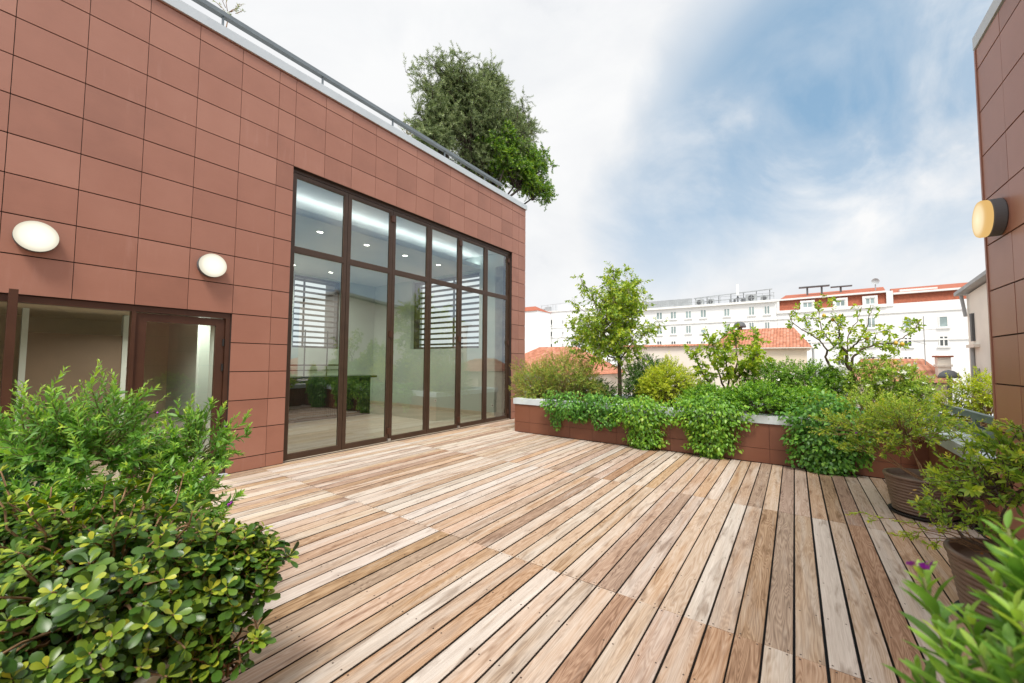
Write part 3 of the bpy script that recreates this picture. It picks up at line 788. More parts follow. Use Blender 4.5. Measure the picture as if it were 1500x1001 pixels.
ribbed_pot(.90, .62, 'ribbed brown pot below the large blurred leaves at the lower right')
ribbed_pot(-3.40, .55, 'ribbed brown pot hidden under the bright green shrub on the left', .42, .26, .21)
wp = thing('cream_pot', 'cream square edged pot under the glossy round leaved shrub', 'pot', (-2.09, .37, 0))
q = MB(); c = np.array([-2.09, .37]); hb, ht, hh = .19, .24, .50; ro = .55
def sq(h_, z, k=4):
    o = []
    for i in range(4):
        a = ro+PI/4+i*PI/2; o.append((c[0]+h_*1.414*math.cos(a), c[1]+h_*1.414*math.sin(a), z))
    return o
vs = sq(hb, .002)+sq(ht, hh-.05)+sq(ht+.012, hh-.045)+sq(ht+.012, hh)+sq(ht-.028, hh)+sq(ht-.05, hh-.12)
fs = [(3, 2, 1, 0)]+[(4*k+i, 4*k+(i+1) % 4, 4*k+4+(i+1) % 4, 4*k+4+i) for k in range(5) for i in range(4)]
q.add(vs, fs); q.build('pot_body', MT['pot_white'], wp)
q = MB(); q.add(sq(ht-.045, hh-.10), [(0, 1, 2, 3)]); q.build('soil', MT['soil'], wp)

# ================================================================== PLANTS
def stems_obj(mb, mat, parent, name='stems'): return mb.build(name, mat, parent, smooth=True)

def flower_parts(pts, r, mat, parent, n=4):
    """each flower is a part of its own; they share a few meshes."""
    me = []
    for i in range(3):
        q = MB()
        for _ in range(2): flower_mesh(q, np.zeros(3), r, n)
        o = q.build('flower', mat); me.append(o.data); bpy.data.objects.remove(o)
    for p in pts:
        o = bpy.data.objects.new('flower', me[RS.randint(3)]); COL.objects.link(o); o.parent = parent
        o.location = np.asarray(p)-OFF[parent.name]; o.rotation_euler = (RS.normal(0, .4), RS.normal(0, .4), RS.uniform(0, 6.28)); s_ = RS.uniform(.7, 1.2); o.scale = (s_, s_, s_)

def flower_mesh(mb, p, r, n=4):
    for k in range(n):
        a = RS.uniform(0, 6.28); d = np.array([math.cos(a)*.8, math.sin(a)*.8, RS.uniform(-.1, .8)]); d /= np.linalg.norm(d)
        s = unit(np.cross(d, [0.1, 0.2, 1.0])); b = p
        mb.add([b, b+d*r*.6+s*r*.45, b+d*r*1.1, b+d*r*.6-s*r*.45], [(0, 1, 2, 3)])

def blob_shrub(name, label, cat, root, blobs, nsh, nlf, L, W, mat, tm=T_LANCE, stem=MT['bark'], t0=.25, tint=(.1, .6), boost=.35,
               lo=-.35, ang=.9, inner=.30, group=None, flowers=None, rad=.006, droop=0.0, wob=.015, dead=0, fmat=None, frad=.02, taper=.55, sizevar=.25):
    """bushy plant: shoots from inside each blob out to its uneven surface, leaves in spirals along every shoot."""
    t = thing(name, label, cat, root, group)
    LV = Leaves(); sm = MB(); root = np.array(root, float); tips = []
    vol = np.array([b[1][0]*b[1][1]*b[1][2] for b in blobs])**.67; vol = vol/vol.sum()
    for (c, r), fr in zip(blobs, vol):
        c = np.array(c, float); r = np.array(r, float); n = max(3, int(nsh*fr))
        sm.tube(curve(root+np.append(RS.normal(0, .03, 2), 0), c-np.array([0, 0, r[2]*.3]), 0, 5, .02), [rad*2.2, rad*2, rad*1.8, rad*1.5, rad*1.2], 5)
        D = rnd_dir(n, lo=lo)
        for d in D:
            k = RS.uniform(.72, 1.06)*(1+.10*math.sin(d[0]*5+c[0]*9)+.10*math.sin(d[1]*6+d[2]*4+c[1]*7))
            a = c+r*d*inner*RS.uniform(.2, 1.2)-np.array([0, 0, r[2]*.15]); b = c+r*d*k
            p = curve(a, b, -RS.uniform(0, .06)*r[2]*2, 5, wob)
            sm.tube(p, [rad, rad*.85, rad*.7, rad*.5, rad*.3], 4)
            sv = RS.uniform(1-sizevar, 1+sizevar)
            tt = RS.uniform(-.12, .12)
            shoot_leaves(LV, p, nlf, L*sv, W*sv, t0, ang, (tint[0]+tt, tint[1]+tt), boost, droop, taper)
            tips.append(p[-1])
    LV.build('foliage', mat, t, tm)
    stems_obj(sm, stem, t)
    tips = np.array(tips)
    if flowers:
        flower_parts([tips[i]+RS.normal(0, .015, 3) for i in RS.choice(len(tips), min(flowers, len(tips)), replace=False)], frad, fmat or MT['purple'], t)
    return t, tips

# --- glossy round-leaved shrub, front left
PIT = [((-2.32, .40, .68), (.50, .40, .33)), ((-2.10, .66, .64), (.26, .24, .24)), ((-2.68, .28, .68), (.5, .40, .34)), ((-2.02, .80, .66), (.14, .14, .15)), ((-2.20, .32, .50), (.40, .32, .28)), ((-2.08, .55, .44), (.22, .20, .20)), ((-2.5, .10, .55), (.45, .30, .30)), ((-1.90, .70, .42), (.10, .12, .16)), ((-1.78, .60, .30), (.10, .10, .12))]
t = thing('pittosporum_shrub', 'dense shrub of glossy round leaves in rosettes at the lower left', 'shrub', (-2.12, .42, .42))
LV = Leaves(); sm = MB(); root = np.array([-2.12, .42, .42])
for (c, r), n in zip(PIT, (330, 150, 190, 55, 190, 70, 130, 26, 16)):
    c = np.array(c); r = np.array(r)
    sm.tube(curve(root, c-np.array([0, 0, .1]), 0, 6, .02), [.016, .015, .013, .012, .010, .008], 6)
    for d in rnd_dir(n, lo=-.45):
        k = RS.uniform(.80, 1.08)*(1+.12*math.sin(d[0]*6+c[1]*9)+.10*math.sin(d[1]*7+d[2]*5))
        a = c+r*d*RS.uniform(.1, .4)-np.array([0, 0, .08]); b = c+r*d*k
        p = curve(a, b, RS.uniform(-.03, .05), 6, .012)
        sm.tube(p, [.006, .0055, .005, .0045, .004, .003], 5)
        sc = RS.uniform(.65, 1.2); tt = RS.uniform(-.15, .15)
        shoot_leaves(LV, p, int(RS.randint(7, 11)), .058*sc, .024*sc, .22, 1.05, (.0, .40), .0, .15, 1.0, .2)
        # terminal rosette, spread flat
        nr = RS.randint(6, 10); ax = unit(p[-1]-p[-2]+np.array([0, 0, .55])*.05+np.array([0, 0, .02]))
        s = unit(np.cross(ax, [.3, .2, 1.0])); u = np.cross(s, ax)
        aa = np.arange(nr)*2.39996+RS.uniform(0, 6.3)
        rad_ = s*np.cos(aa)[:, None]+u*np.sin(aa)[:, None]
        el = RS.uniform(.95, 1.45, nr)[:, None]*np.linspace(1.05, .62, nr)[:, None]
        Dl = ax*np.cos(el)+rad_*np.sin(el); Nl = ax*np.sin(el)-rad_*np.cos(el)
        sz = sc*np.linspace(1.12, .55, nr)
        yl = RS.uniform(-.1, .12)
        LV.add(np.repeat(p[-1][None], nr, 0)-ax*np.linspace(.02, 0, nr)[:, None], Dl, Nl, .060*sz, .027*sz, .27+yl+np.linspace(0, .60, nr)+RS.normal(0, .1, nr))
LV.build('foliage', LM['pitto'], t, T_OBOV)
stems_obj(sm, MT['twig'], t)

# --- bright green narrow-leaved shrub, left
blob_shrub('polygala_shrub', 'tall bright green shrub with narrow leaves in front of the brown side door', 'shrub', (-3.40, .55, .36),
           [((-3.42, .52, 1.06), (.58, .50, .42)), ((-3.28, .95, .98), (.40, .36, .36)), ((-3.5, .28, 1.02), (.42, .34, .44)), ((-3.15, .78, .78), (.42, .40, .30)), ((-3.05, .35, .72), (.45, .40, .30)), ((-2.85, .75, .72), (.30, .36, .26)), ((-3.15, .22, .80), (.40, .30, .30))],
           470, 34, .054, .0155, LM['poly'], T_LANCE, MT['twig_green'], .22, (.08, .55), .45, -.3, .8, .3, flowers=7, rad=.005, wob=.02)
blob_shrub('spurge_plant', 'small blue green spiky plant at the left edge below the bright shrub', 'plant', (-3.3, .10, .4),
           [((-3.2, .11, .86), (.24, .2, .22))], 46, 34, .055, .009, LM['blue'], T_LANCE, MT['twig_green'], .1, (.1, .8), .1, -.2, .7, .3)

# --- potted shrubs on the right
blob_shrub('polygala_shrub', 'straggly yellow green shrub spilling over the pot beside the planter corner', 'shrub', (1.09, 6.08, .36),
           [((1.02, 6.25, .86), (.50, .52, .34)), ((.62, 6.45, .80), (.46, .42, .30)), ((1.15, 6.85, .92), (.5, .5, .32)), ((.75, 6.25, .62), (.34, .30, .16))],
           230, 22, .052, .0165, LM['poly_y'], T_LANCE, MT['twig'], .38, (.1, .7), .4, -.35, .85, .3, flowers=6, rad=.004, wob=.03, group='polygalas in ribbed pots')
t2, tips = blob_shrub('polygala_shrub', 'sparse green shrub with bare stems in the pot by the right wall', 'shrub', (1.09, 3.80, .36),
           [((1.06, 3.84, .86), (.40, .42, .28)), ((.94, 4.05, .74), (.26, .30, .20)), ((1.18, 3.55, .95), (.28, .35, .24)), ((.80, 3.80, .60), (.26, .26, .14)), ((1.14, 3.70, 1.02), (.28, .40, .26))],
           170, 24, .050, .0165, LM['poly_y'], T_LANCE, MT['bark'], .45, (.0, .6), .42, -.3, .85, .35, flowers=4, rad=.005, wob=.03, group='polygalas in ribbed pots')
LV = Leaves(); sm = MB()
for (px, py, dp) in ((1222, 752, 3.0), (1290, 765, 2.9), (1300, 785, 2.8), (1330, 800, 2.75), (1345, 770, 2.8), (1310, 742, 2.95), (1285, 790, 2.9)):
    e = at_depth(px+20, py, dp); p = curve((1.0, 3.82, .42), e, -.02, 9, .012, .05)
    sm.tube(p, [.004, .0038, .0035, .003, .003, .0025, .002, .002, .0015], 4); shoot_leaves(LV, p, 22, .036, .0115, .72, .9, (.3, .75), .35)
    q_ = curve(p[6], p[6]+np.array([RS.uniform(-.12, .05), RS.uniform(-.1, .1), -.03]), 0, 4, .005); sm.tube(q_, .0015, 4); shoot_leaves(LV, q_, 16, .033, .011, .4, .9, (.3, .8), .3)
LV.build('trailing_foliage', LM['poly_y'], t2, T_LANCE); stems_obj(sm, MT['twig'], t2, 'trailing_stems')
LV = Leaves()
for i in range(60):
    b = np.array([1.0, 3.9, .62])+RS.normal(0, 1, 3)*np.array([.28, .28, .2]); LV.add([b], unit(RS.normal(size=(1, 3))), unit(RS.normal(size=(1, 3))), .03, .012, RS.rand())
LV.build('dry_leaves', LM['dry'], t2, T_LANCE)

# near plant, lower right: large leaves close to the camera
t3 = thing('polygala_shrub', 'large leaved shoots close to the camera at the lower right corner', 'shrub', (.90, .62, .36), 'polygalas in ribbed pots')
LV = Leaves(); sm = MB(); rt_ = np.array([.90, .62, .38])
sh = [((1350, 838), (1402, 990), .52, .48, 30), ((1478, 772), (1530, 960), .42, .40, 34), ((1455, 850), (1520, 1010), .44, .40, 32), ((1425, 905), (1475, 1060), .45, .42, 30),
      ((1385, 930), (1425, 1080), .46, .44, 28), ((1345, 985), (1400, 1100), .50, .47, 24), ((1505, 820), (1560, 1000), .40, .38, 34), ((1490, 900), (1530, 1080), .38, .38, 32), ((1440, 965), (1490, 1110), .41, .40, 30),
      ((1535, 770), (1580, 950), .42, .42, 30), ((1475, 950), (1520, 1120), .38, .38, 30), ((1410, 975), (1450, 1120), .43, .42, 28)]
for (tp, bs, d1, d2, n) in sh:
    a = at_depth(*bs, d2); b = at_depth(*tp, d1)
    mid = a+(a-b)*.5
    p = np.concatenate([curve(rt_, mid, 0, 6, .01, .05)[:-1], curve(mid, b, 0, 7, .002)])
    sm.tube(p, np.linspace(.0065, .0018, len(p)), 6)
    shoot_leaves(LV, p[5:], n, .048, .0135, .10, .88, (.15, .6), .35, 0, .5, .15, 1.0)
for i in range(40):
    a = rt_+np.append(RS.normal(0, .05, 2), 0); b = np.array([RS.uniform(.62, 1.2), RS.uniform(.35, 1.0), RS.uniform(.75, 1.25)])
    p = curve(a, b, 0, 6, .015); sm.tube(p, [.006, .005, .005, .004, .003, .002], 5); shoot_leaves(LV, p, 34, .046, .0135, .35, .85, (.1, .6), .4)
LV.build('foliage', LM['poly'], t3, T_LANCE_NEAR); stems_obj(sm, MT['twig_green'], t3)
f0 = at_depth(1352, 834, .515)
flower_parts([f0, f0+np.array([.005, .002, .004]), f0+np.array([-.011, .0, .001])], .0085, MT['purple'], t3, 3)

# --- creepers hanging over the planter front
def creeper(label, ells, n, mat, yf=7.59, Lf=.062):
    c0, _, _ = px_box(ells[0][0]-1, ells[0][0]+1, ells[0][1]-1, ells[0][1]+1, yf)
    t = thing('creeper', label, 'creeper', (c0[0], 7.9, .62), 'creepers hanging over the planter')
    LV = Leaves(); sm = MB()
    area = np.array([e[2]*e[3] for e in ells], float); area /= area.sum()
    for (ex, ey, rx, ry), fr in zip(ells, area):
        c, hx, hz = px_box(ex-rx, ex+rx, ey-ry, ey+ry, yf); k = int(n*fr)
        d = RS.normal(size=(k, 3)); d = unit(d); d[:, 1] = -np.abs(d[:, 1])*np.where(RS.rand(k) < .85, 1, -1)
        rr_ = RS.uniform(.55, 1.08, k)[:, None]*(1+.13*np.sin(d[:, :1]*7+c[0]*5)+.12*np.sin(d[:, 2:]*8+c[0]))
        P = c+d*rr_*np.array([hx, min(.30, hx*.55), hz]); 
        P[:, 1] = np.where(P[:, 2] < .80, np.minimum(P[:, 1], 7.648), P[:, 1])
        D = d*np.array([.7, .3, .3])+RS.normal(0, .45, (k, 3))+np.array([0, -.15, -.75])
        Nn = d*np.array([.6, .8, .5])+np.array([0, -.35, .75])+RS.normal(0, .4, (k, 3))
        s = Lf*RS.uniform(.6, 1.2, k)
        ti = RS.uniform(.05, .7, k)+.25*(rr_[:, 0] > 1.0)*RS.rand(k)
        LV.add(P, D, Nn, s, s*.60, ti)
        for _ in range(max(4, int(k/90))):
            b = P[RS.randint(k)]; sm.tube(curve((b[0]*.5+c[0]*.5, 7.66, .79), b, .02, 5, .012), .003, 4)
    LV.build('foliage', mat, t, T_OVATE); stems_obj(sm, MT['twig_green'], t)
creeper('creeper clump nearest the glass wall, dark green over the coping', [(828, 592, 33, 20), (815, 614, 9, 14), (848, 606, 16, 12)], 1500, LM['ivy'])
creeper('small creeper clump below the rounded citrus tree', [(882, 592, 33, 18), (884, 614, 22, 13)], 1200, LM['ivy'])
creeper('light green creeper clump tapering to a point, between the tree and the lemon bush', [(942, 605, 44, 28), (945, 638, 26, 24), (940, 655, 12, 11)], 2400, LM['ivy_y'])
creeper('light green creeper clump hanging nearly to the deck below the lemon bush', [(1043, 606, 55, 30), (1043, 642, 37, 28), (1040, 664, 15, 10)], 3200, LM['ivy_y'])
creeper('largest dark creeper mass reaching the deck near the right corner', [(1210, 618, 58, 40), (1200, 655, 44, 38), (1240, 645, 40, 40), (1215, 682, 34, 14)], 4600, LM['ivy'], 7.56)

# --- shrubs standing in the planter
def mass_shrub(name, label, cat, root, blobs, dens, nlf, L, W, mat, stem=MT['bark'], tint=(.1, .6), boost=.3, ln=.13, group=None, flowers=0, fmat=None, frad=.02, up=.35, lump=.16, lo=-.8, tm=T_LOW):
    """full bushy plant: short leafy sprigs all through the outer half of each blob, on thin stems from the root."""
    t = thing(name, label, cat, root, group); LV = Leaves(); sm = MB(); root = np.array(root, float); tips = []
    for c, r in blobs:
        c = np.array(c, float); r = np.array(r, float); ph = RS.uniform(0, 6.28, 4)
        n = int(dens*(r[0]*r[1]+r[0]*r[2]+r[1]*r[2])*4.19)
        for d in rnd_dir(n, lo=lo):
            lm = 1+lump*(math.sin(d[0]*5+ph[0])*math.cos(d[2]*4+ph[1])+math.sin(d[1]*7+d[2]*6+ph[2])*.7)
            a = c+r*d*lm*(1-.55*RS.rand()**1.6)
            if a[2] < .55: continue
            l_ = ln*RS.uniform(.6, 1.4); e = a+unit(d*r/np.max(r)+RS.normal(0, .45, 3)+np.array([0, 0, up]))*l_
            p = curve(a, e, 0, 4, ln*.05); tt = RS.uniform(-.16, .16)
            shoot_leaves(LV, p, nlf, L, W, .0, .95, (tint[0]+tt, tint[1]+tt), boost, .1, .6)
            tips.append(e)
            if RS.rand() < .12:
                sm.tube(curve(root+np.array([(c[0]-root[0])*.6, 0, 0])+RS.normal(0, .05, 3)*np.array([1, 1, 0]), a, 0, 6, .02, .05), np.linspace(.008, .0025, 6), 4)
            if RS.rand() < .3: sm.tube(p, [.003, .0025, .002, .0015], 3)
    LV.build('foliage', mat, t, tm); stems_obj(sm, stem, t)
    if flowers: flower_parts([tips[i] for i in RS.choice(len(tips), flowers, replace=False)], frad, fmat or MT['petal'], t)
    return t

def mshrub(name, label, boxes, dens, nlf, L, W, mat, yp, cat='shrub', **kw):
    bl = []
    for (x0, x1, y0, y1, *dy) in boxes:
        c, hx, hz = px_box(x0, x1, y0, y1, yp+(dy[0] if dy else 0)); bl.append((c, (hx, min(hx*.8, .5), hz)))
    r = np.mean([b[0] for b in bl], axis=0)
    return mass_shrub(name, label, cat, (r[0], r[1], .6), bl, dens, nlf, L, W, mat, **kw)

def pshrub(name, label, boxes, nsh, nlf, L, W, mat, yp, cat='shrub', **kw):
    bl = []
    for (x0, x1, y0, y1, *dy) in boxes:
        c, hx, hz = px_box(x0, x1, y0, y1, yp+(dy[0] if dy else 0)); bl.append((c, (hx, min(hx*.8, .5), hz)))
    r = np.mean([b[0] for b in bl], axis=0)
    return blob_shrub(name, label, cat, (r[0], r[1], .6), bl, nsh, nlf, L, W, mat, kw.pop('tm', T_LOW), **kw)
mshrub('nandina_shrub', 'feathery red tinged shrub in the planter beside the glass wall', [(756, 822, 530, 594), (795, 862, 520, 585), (838, 878, 545, 590), (770, 800, 560, 596, -.3)], 300, 13, .042, .014, LM['nand'], 8.35, stem=MT['twig'], tint=(.0, .66), lump=.25, ln=.17)
mshrub('box_hedge', 'low dark green hedge behind the citrus tree trunk', [(836, 898, 560, 592), (915, 962, 542, 592), (925, 978, 524, 575, .3)], 330, 13, .042, .020, LM['hedge'], 8.75, stem=MT['bark_dark'], cat='hedge')
mshrub('golden_shrub', 'rounded golden yellow shrub between the citrus tree and lemon bush', [(948, 1014, 532, 592), (938, 980, 552, 592)], 420, 14, .042, .017, LM['yellow'], 8.45)
mshrub('ground_cover_shrub', 'dense low fresh green cushion behind the hanging creepers', [(1000, 1080, 570, 608), (1060, 1165, 566, 606, -.1), (1135, 1215, 574, 612)], 420, 14, .046, .023, LM['ivy_y'], 8.12, tint=(.0, .6))
mshrub('jasmine_shrub', 'green bush with small white flowers left of the sparse lemon tree', [(1092, 1165, 532, 590), (1140, 1228, 534, 594), (1190, 1245, 545, 594)], 380, 13, .046, .020, LM['jas'], 8.9, flowers=70, frad=.030)
mshrub('white_flowered_shrub', 'pale green bush with white flowers behind the railing end', [(1232, 1300, 532, 597), (1275, 1345, 530, 602), (1315, 1372, 548, 606)], 330, 13, .044, .016, LM['poly_y'], 8.75, flowers=95, frad=.034, lump=.22)
mshrub('golden_shrub', 'yellow green spreading shrub above the large dark creeper', [(1165, 1240, 582, 625), (1225, 1310, 578, 640), (1280, 1352, 590, 645, -.2)], 340, 14, .042, .014, LM['poly_y'], 8.0, flowers=5, fmat=MT['purple'], stem=MT['twig'], tint=(.05, .7))
mshrub('golden_shrub', 'yellow shrub behind the grey railing beside the brown wall', [(1394, 1440, 552, 614), (1425, 1475, 548, 615, .1), (1370, 1410, 582, 618)], 340, 13, .044, .016, LM['yellow'], 8.2, stem=MT['twig'], tint=(.0, .55))
mshrub('railing_shrub', 'low green shrub with dry stems tucked under the grey railing', [(1348, 1384, 614, 642)], 160, 13, .040, .014, LM['poly_y'], 7.6, stem=MT['twig'])

# --- trees
def limb_from_px(pts, y0, y1=None, n=None, wob=0.0):
    k = len(pts); y1 = y0 if y1 is None else y1
    P = np.array([at(px, py, 1, y0+(y1-y0)*i/(k-1)) for i, (px, py) in enumerate(pts)])
    m = n or k*3
    tt = np.linspace(0, 1, m); p, _ = samp(P, tt)
    if wob: 
        ww = RS.normal(0, wob, p.shape); ww[0] = 0; p = p+ww
    return p

def twig_cluster(LV, sm, p, ntw, ln, nlf, L, W, tint, droop=.5, boost=.15, up=.2, rad=.003, t0=.3):
    for _ in range(ntw):
        i = RS.randint(len(p)); d = unit(RS.normal(size=3)+np.array([0, 0, up])); e = p[i]+d*ln*RS.uniform(.5, 1.2)
        q = curve(p[i], e, ln*.1, 5, ln*.04); sm.tube(q, [rad, rad*.85, rad*.7, rad*.5, rad*.35], 4)
        tt = RS.uniform(-.15, .15); shoot_leaves(LV, q, nlf, L, W, t0, 1.0, (tint[0]+tt, tint[1]+tt), boost, droop, .8)

# rounded citrus tree
TY = 9.0
b0 = at(908, 605, 1, TY); b0[2] = .58
ct = thing('citrus_tree', 'rounded citrus tree with one straight trunk standing in the planter', 'tree', tuple(b0))
tr = MB(); LV = Leaves()
trunk = np.concatenate([[b0], limb_from_px([(908, 590), (908, 560), (907, 530), (905, 505), (900, 478), (901, 450), (905, 420)], TY, TY+.05, 16)])
tr.tube(trunk, np.linspace(.058, .012, len(trunk)), 8)
tw = MB()
cc = at(897, 478, 1, TY); ce_, hx, hz = px_box(827, 967, 384, 562, TY)
for k in range(34):
    i = RS.randint(6, len(trunk)); a = trunk[i]; d = rnd_dir(1, lo=-.75)[0]
    if d[2] < 0: d = unit(d*np.array([.8, .8, 1]))
    e = ce_+np.array([hx, hx*.92, hz])*d*RS.uniform(.78, 1.0)
    p = curve(a, e, .05, 8, .035, .10); tr.tube(p, np.linspace(.020, .004, 8), 5)
    twig_cluster(LV, tw, p[3:], 24, .28, 11, .084, .038, (.1, .75), .45)
for k in range(60):
    d = rnd_dir(1, lo=-.9)[0]; e = ce_+np.array([hx, hx*.9, hz])*d*RS.uniform(.25, .98); p = curve(trunk[RS.randint(5, len(trunk))], e, .03, 6, .03); tr.tube(p, np.linspace(.008, .003, 6), 4)
    twig_cluster(LV, tw, p[4:], 8, .26, 11, .082, .037, (.1, .75), .45)
LV.build('crown', LM['citrus'], ct, T_LOW); tr.build('trunk', MT['bark'], ct, smooth=True); tw.build('twigs', MT['twig_green'], ct)

# lemon bush (centre)
b0 = at(1062, 590, 1, 8.85); b0[2] = .58
lb = thing('lemon_bush', 'low bushy lemon tree with several crooked stems in the planter middle', 'tree', tuple(b0))
tr = MB(); LV = Leaves(); tw = MB()
for pts, dy in [([(1062, 588), (1045, 572), (1032, 552), (1022, 530), (1015, 515)], -.2), ([(1062, 588), (1060, 565), (1050, 540), (1045, 515), (1042, 495)], .1), ([(1062, 588), (1075, 560), (1080, 530), (1078, 500), (1072, 483)], -.1),
                ([(1062, 588), (1085, 565), (1098, 540), (1105, 515), (1104, 492)], .2), ([(1062, 588), (1068, 555), (1062, 525), (1060, 500)], -.35), ([(1075, 560), (1095, 535), (1112, 520)], -.3), ([(1045, 572), (1030, 575), (1012, 570)], 0)]:
    p = limb_from_px(pts, 8.85, 8.85+dy, None, .008); tr.tube(p, np.linspace(.026, .005, len(p)), 6)
    twig_cluster(LV, tw, p[len(p)//3:], 42, .22, 11, .086, .044, (.15, .75), .35)
LV.build('crown', LM['citrus'], lb, T_LOW); tr.build('trunk', MT['bark'], lb, smooth=True); tw.build('twigs', MT['twig_green'], lb)

# sparse lemon tree (right)
c7 = lambda x, y: (1140+.2*x, 420+.2*y)
b0 = at(*c7(530, 780), 1, 8.9); b0[2] = .58
lt = thing('lemon_tree', 'sparse lemon tree with crooked bare limbs and a few yellow fruits', 'tree', tuple(b0))
tr = MB(); LV = Leaves(); tw = MB()
base = [b0, at(*c7(535, 740), 1, 8.9), at(*c7(550, 690), 1, 8.9), at(*c7(530, 620), 1, 8.9)]
tr.tube(samp(np.array(base), np.linspace(0, 1, 8))[0], np.linspace(.052, .036, 8), 8)
limbs = [([(540, 740), (490, 710), (440, 650), (380, 590), (345, 520), (360, 470)], .026, .016, -.05, 0),
         ([(360, 470), (330, 430), (300, 390), (200, 330), (100, 265), (80, 200)], .015, .004, -.35, 9), ([(360, 470), (415, 440), (370, 390), (330, 340), (300, 250), (290, 130)], .015, .004, .2, 10),
         ([(530, 620), (500, 560), (500, 480), (460, 430), (440, 370), (450, 300), (470, 240)], .030, .006, -.25, 16), ([(500, 480), (540, 450), (590, 400), (640, 380)], .018, .006, -.3, 9), ([(590, 400), (640, 320), (670, 200), (680, 140)], .010, .003, -.35, 4),
         ([(510, 470), (510, 350), (580, 250), (610, 150)], .012, .003, .3, 6), ([(540, 630), (600, 590), (640, 560), (620, 540)], .014, .006, .15, 5), ([(530, 620), (550, 510), (620, 460), (720, 420), (850, 410)], .024, .010, .1, 13),
         ([(850, 410), (930, 370), (1000, 320), (1040, 240)], .010, .004, .3, 10), ([(720, 420), (760, 470), (800, 440), (860, 400)], .008, .003, -.2, 6), ([(850, 410), (880, 440), (880, 465)], .006, .003, .1, 4), ([(660, 520), (740, 525), (850, 515)], .007, .003, -.1, 5), ([(500, 560), (440, 520), (400, 540)], .010, .004, -.2, 7), ([(450, 300), (400, 240), (390, 200)], .008, .003, -.2, 5), ([(300, 250), (240, 230), (190, 225)], .006, .003, .1, 5), ([(290, 150), (350, 100), (380, 85)], .005, .003, .2, 4), ([(100, 220), (130, 170), (160, 165)], .005, .003, .0, 3), ([(690, 440), (720, 340), (780, 320), (850, 300)], .006, .003, .25, 6)]
for pts, ra, rb_, dy, ntw in limbs:
    p = limb_from_px([c7(*q_) for q_ in pts], 8.9+dy*.3, 8.9+dy, None, .006); tr.tube(p, np.linspace(ra, rb_, len(p)), 6)
    if ntw: twig_cluster(LV, tw, p[len(p)//3:], int(ntw*1.5), .15, 7, .075, .040, (.15, .75), .3, .15, .2, .0025)
LV.build('crown', LM['citrus'], lt, T_LOW); tr.build('trunk', MT['bark'], lt, smooth=True); tw.build('twigs', MT['twig_green'], lt)
for (fx, fy) in ((455, 217), (335, 214), (650, 380), (908, 423), (400, 243), (855, 552), (860, 415)):
    p = at(*c7(fx, fy), 1, 8.8); q = MB(); q.lathe([(0, -.040), (.010, -.034), (.026, -.018), (.031, 0), (.027, .018), (.012, .034), (.006, .040), (0, .041)], tuple(p), 14)
    q.build('lemon', MT['lemon'], lt, smooth=True)

# roof trees
def crown_tree(name, label, base, ells, nlimb, ntw, ln, nlf, L, W, mat, tint, droop=.1, trunkr=.16, bark=MT['bark_dark'], xp=-8.2, up=.3):
    t = thing(name, label, 'tree', tuple(base)); LV = Leaves(); tr = MB(); tw = MB()
    base = np.array(base); area = np.array([e[2]*e[3] for e in ells], float); area /= area.sum()
    for (ex, ey, rx, ry), fr in zip(ells, area):
        c = at(ex, ey, 0, xp); a = at(ex-rx, ey, 0, xp); b = at(ex+rx, ey, 0, xp); u = at(ex, ey-ry, 0, xp); v = at(ex, ey+ry, 0, xp)
        hy = abs(b[1]-a[1])/2; hz_ = abs(u[2]-v[2])/2; hx_ = min(hy, hz_)*.72
        fork = c-np.array([0, 0, hz_*.7]); tr.tube(curve(base, fork, 0, 6, .05), np.linspace(trunkr, trunkr*.5, 6), 7)
        for k in range(max(4, int(nlimb*fr))):
            d = rnd_dir(1, lo=-.7)[0]; e = c+np.array([hx_, hy, hz_])*d*RS.uniform(.45, 1.0)*(1+.12*math.sin(d[1]*6+ex)+.1*math.sin(d[2]*7))
            p = curve(fork, e, 0, 7, .05, .12); tr.tube(p, np.linspace(trunkr*.3, .008, 7), 4)
            twig_cluster(LV, tw, p[3:], max(3, ntw), ln, nlf, L, W, tint, droop, .25, up, .004, .15)
    LV.build('crown', mat, t, T_LOW); tr.build('trunk', bark, t, smooth=True); tw.build('twigs', bark, t)
    return t
ob_ = at(683, 240, 0, -8.4)
crown_tree('olive_tree', 'large grey green olive tree growing on the building roof', (-8.4, ob_[1], 6.2), [(684, 138, 52, 46), (640, 165, 30, 40), (718, 118, 30, 26), (690, 150, 64, 46), (690, 182, 76, 58), (640, 205, 36, 42), (752, 205, 50, 56), (722, 128, 24, 26), (765, 182, 32, 34), (722, 192, 48, 58), (705, 235, 40, 36)],
           330, 20, .44, 26, .085, .021, LM['olive'], (.1, .75), .05, .13)
crown_tree('roof_shrub', 'bright green leafy shrub at the roof corner below the olive tree', (-7.6, 9.45, 6.2), [(755, 245, 42, 44), (745, 205, 18, 24), (780, 270, 28, 34), (785, 235, 24, 30)],
           120, 18, .30, 18, .085, .034, LM['roofbush'], (.05, .75), .15, .05, MT['bark_dark'], -7.7)
for (px, py, sz, lbl) in ((334, 6, 9, 'wispy plant poking above the roof railing, nearest the camera'), (598, 190, 14, 'wispy plant above the roof railing just left of the olive tree')):
    c = at(px, py, 0, -7.5); blob_shrub('roof_plant', lbl, 'plant', (c[0], c[1], 6.2), [((c[0], c[1], c[2]-.1), (.28, .32, .36))], sz, 14, .05, .012, LM['olive'], T_LOW, MT['twig'], .3, (.3, .9), .2, -.2)

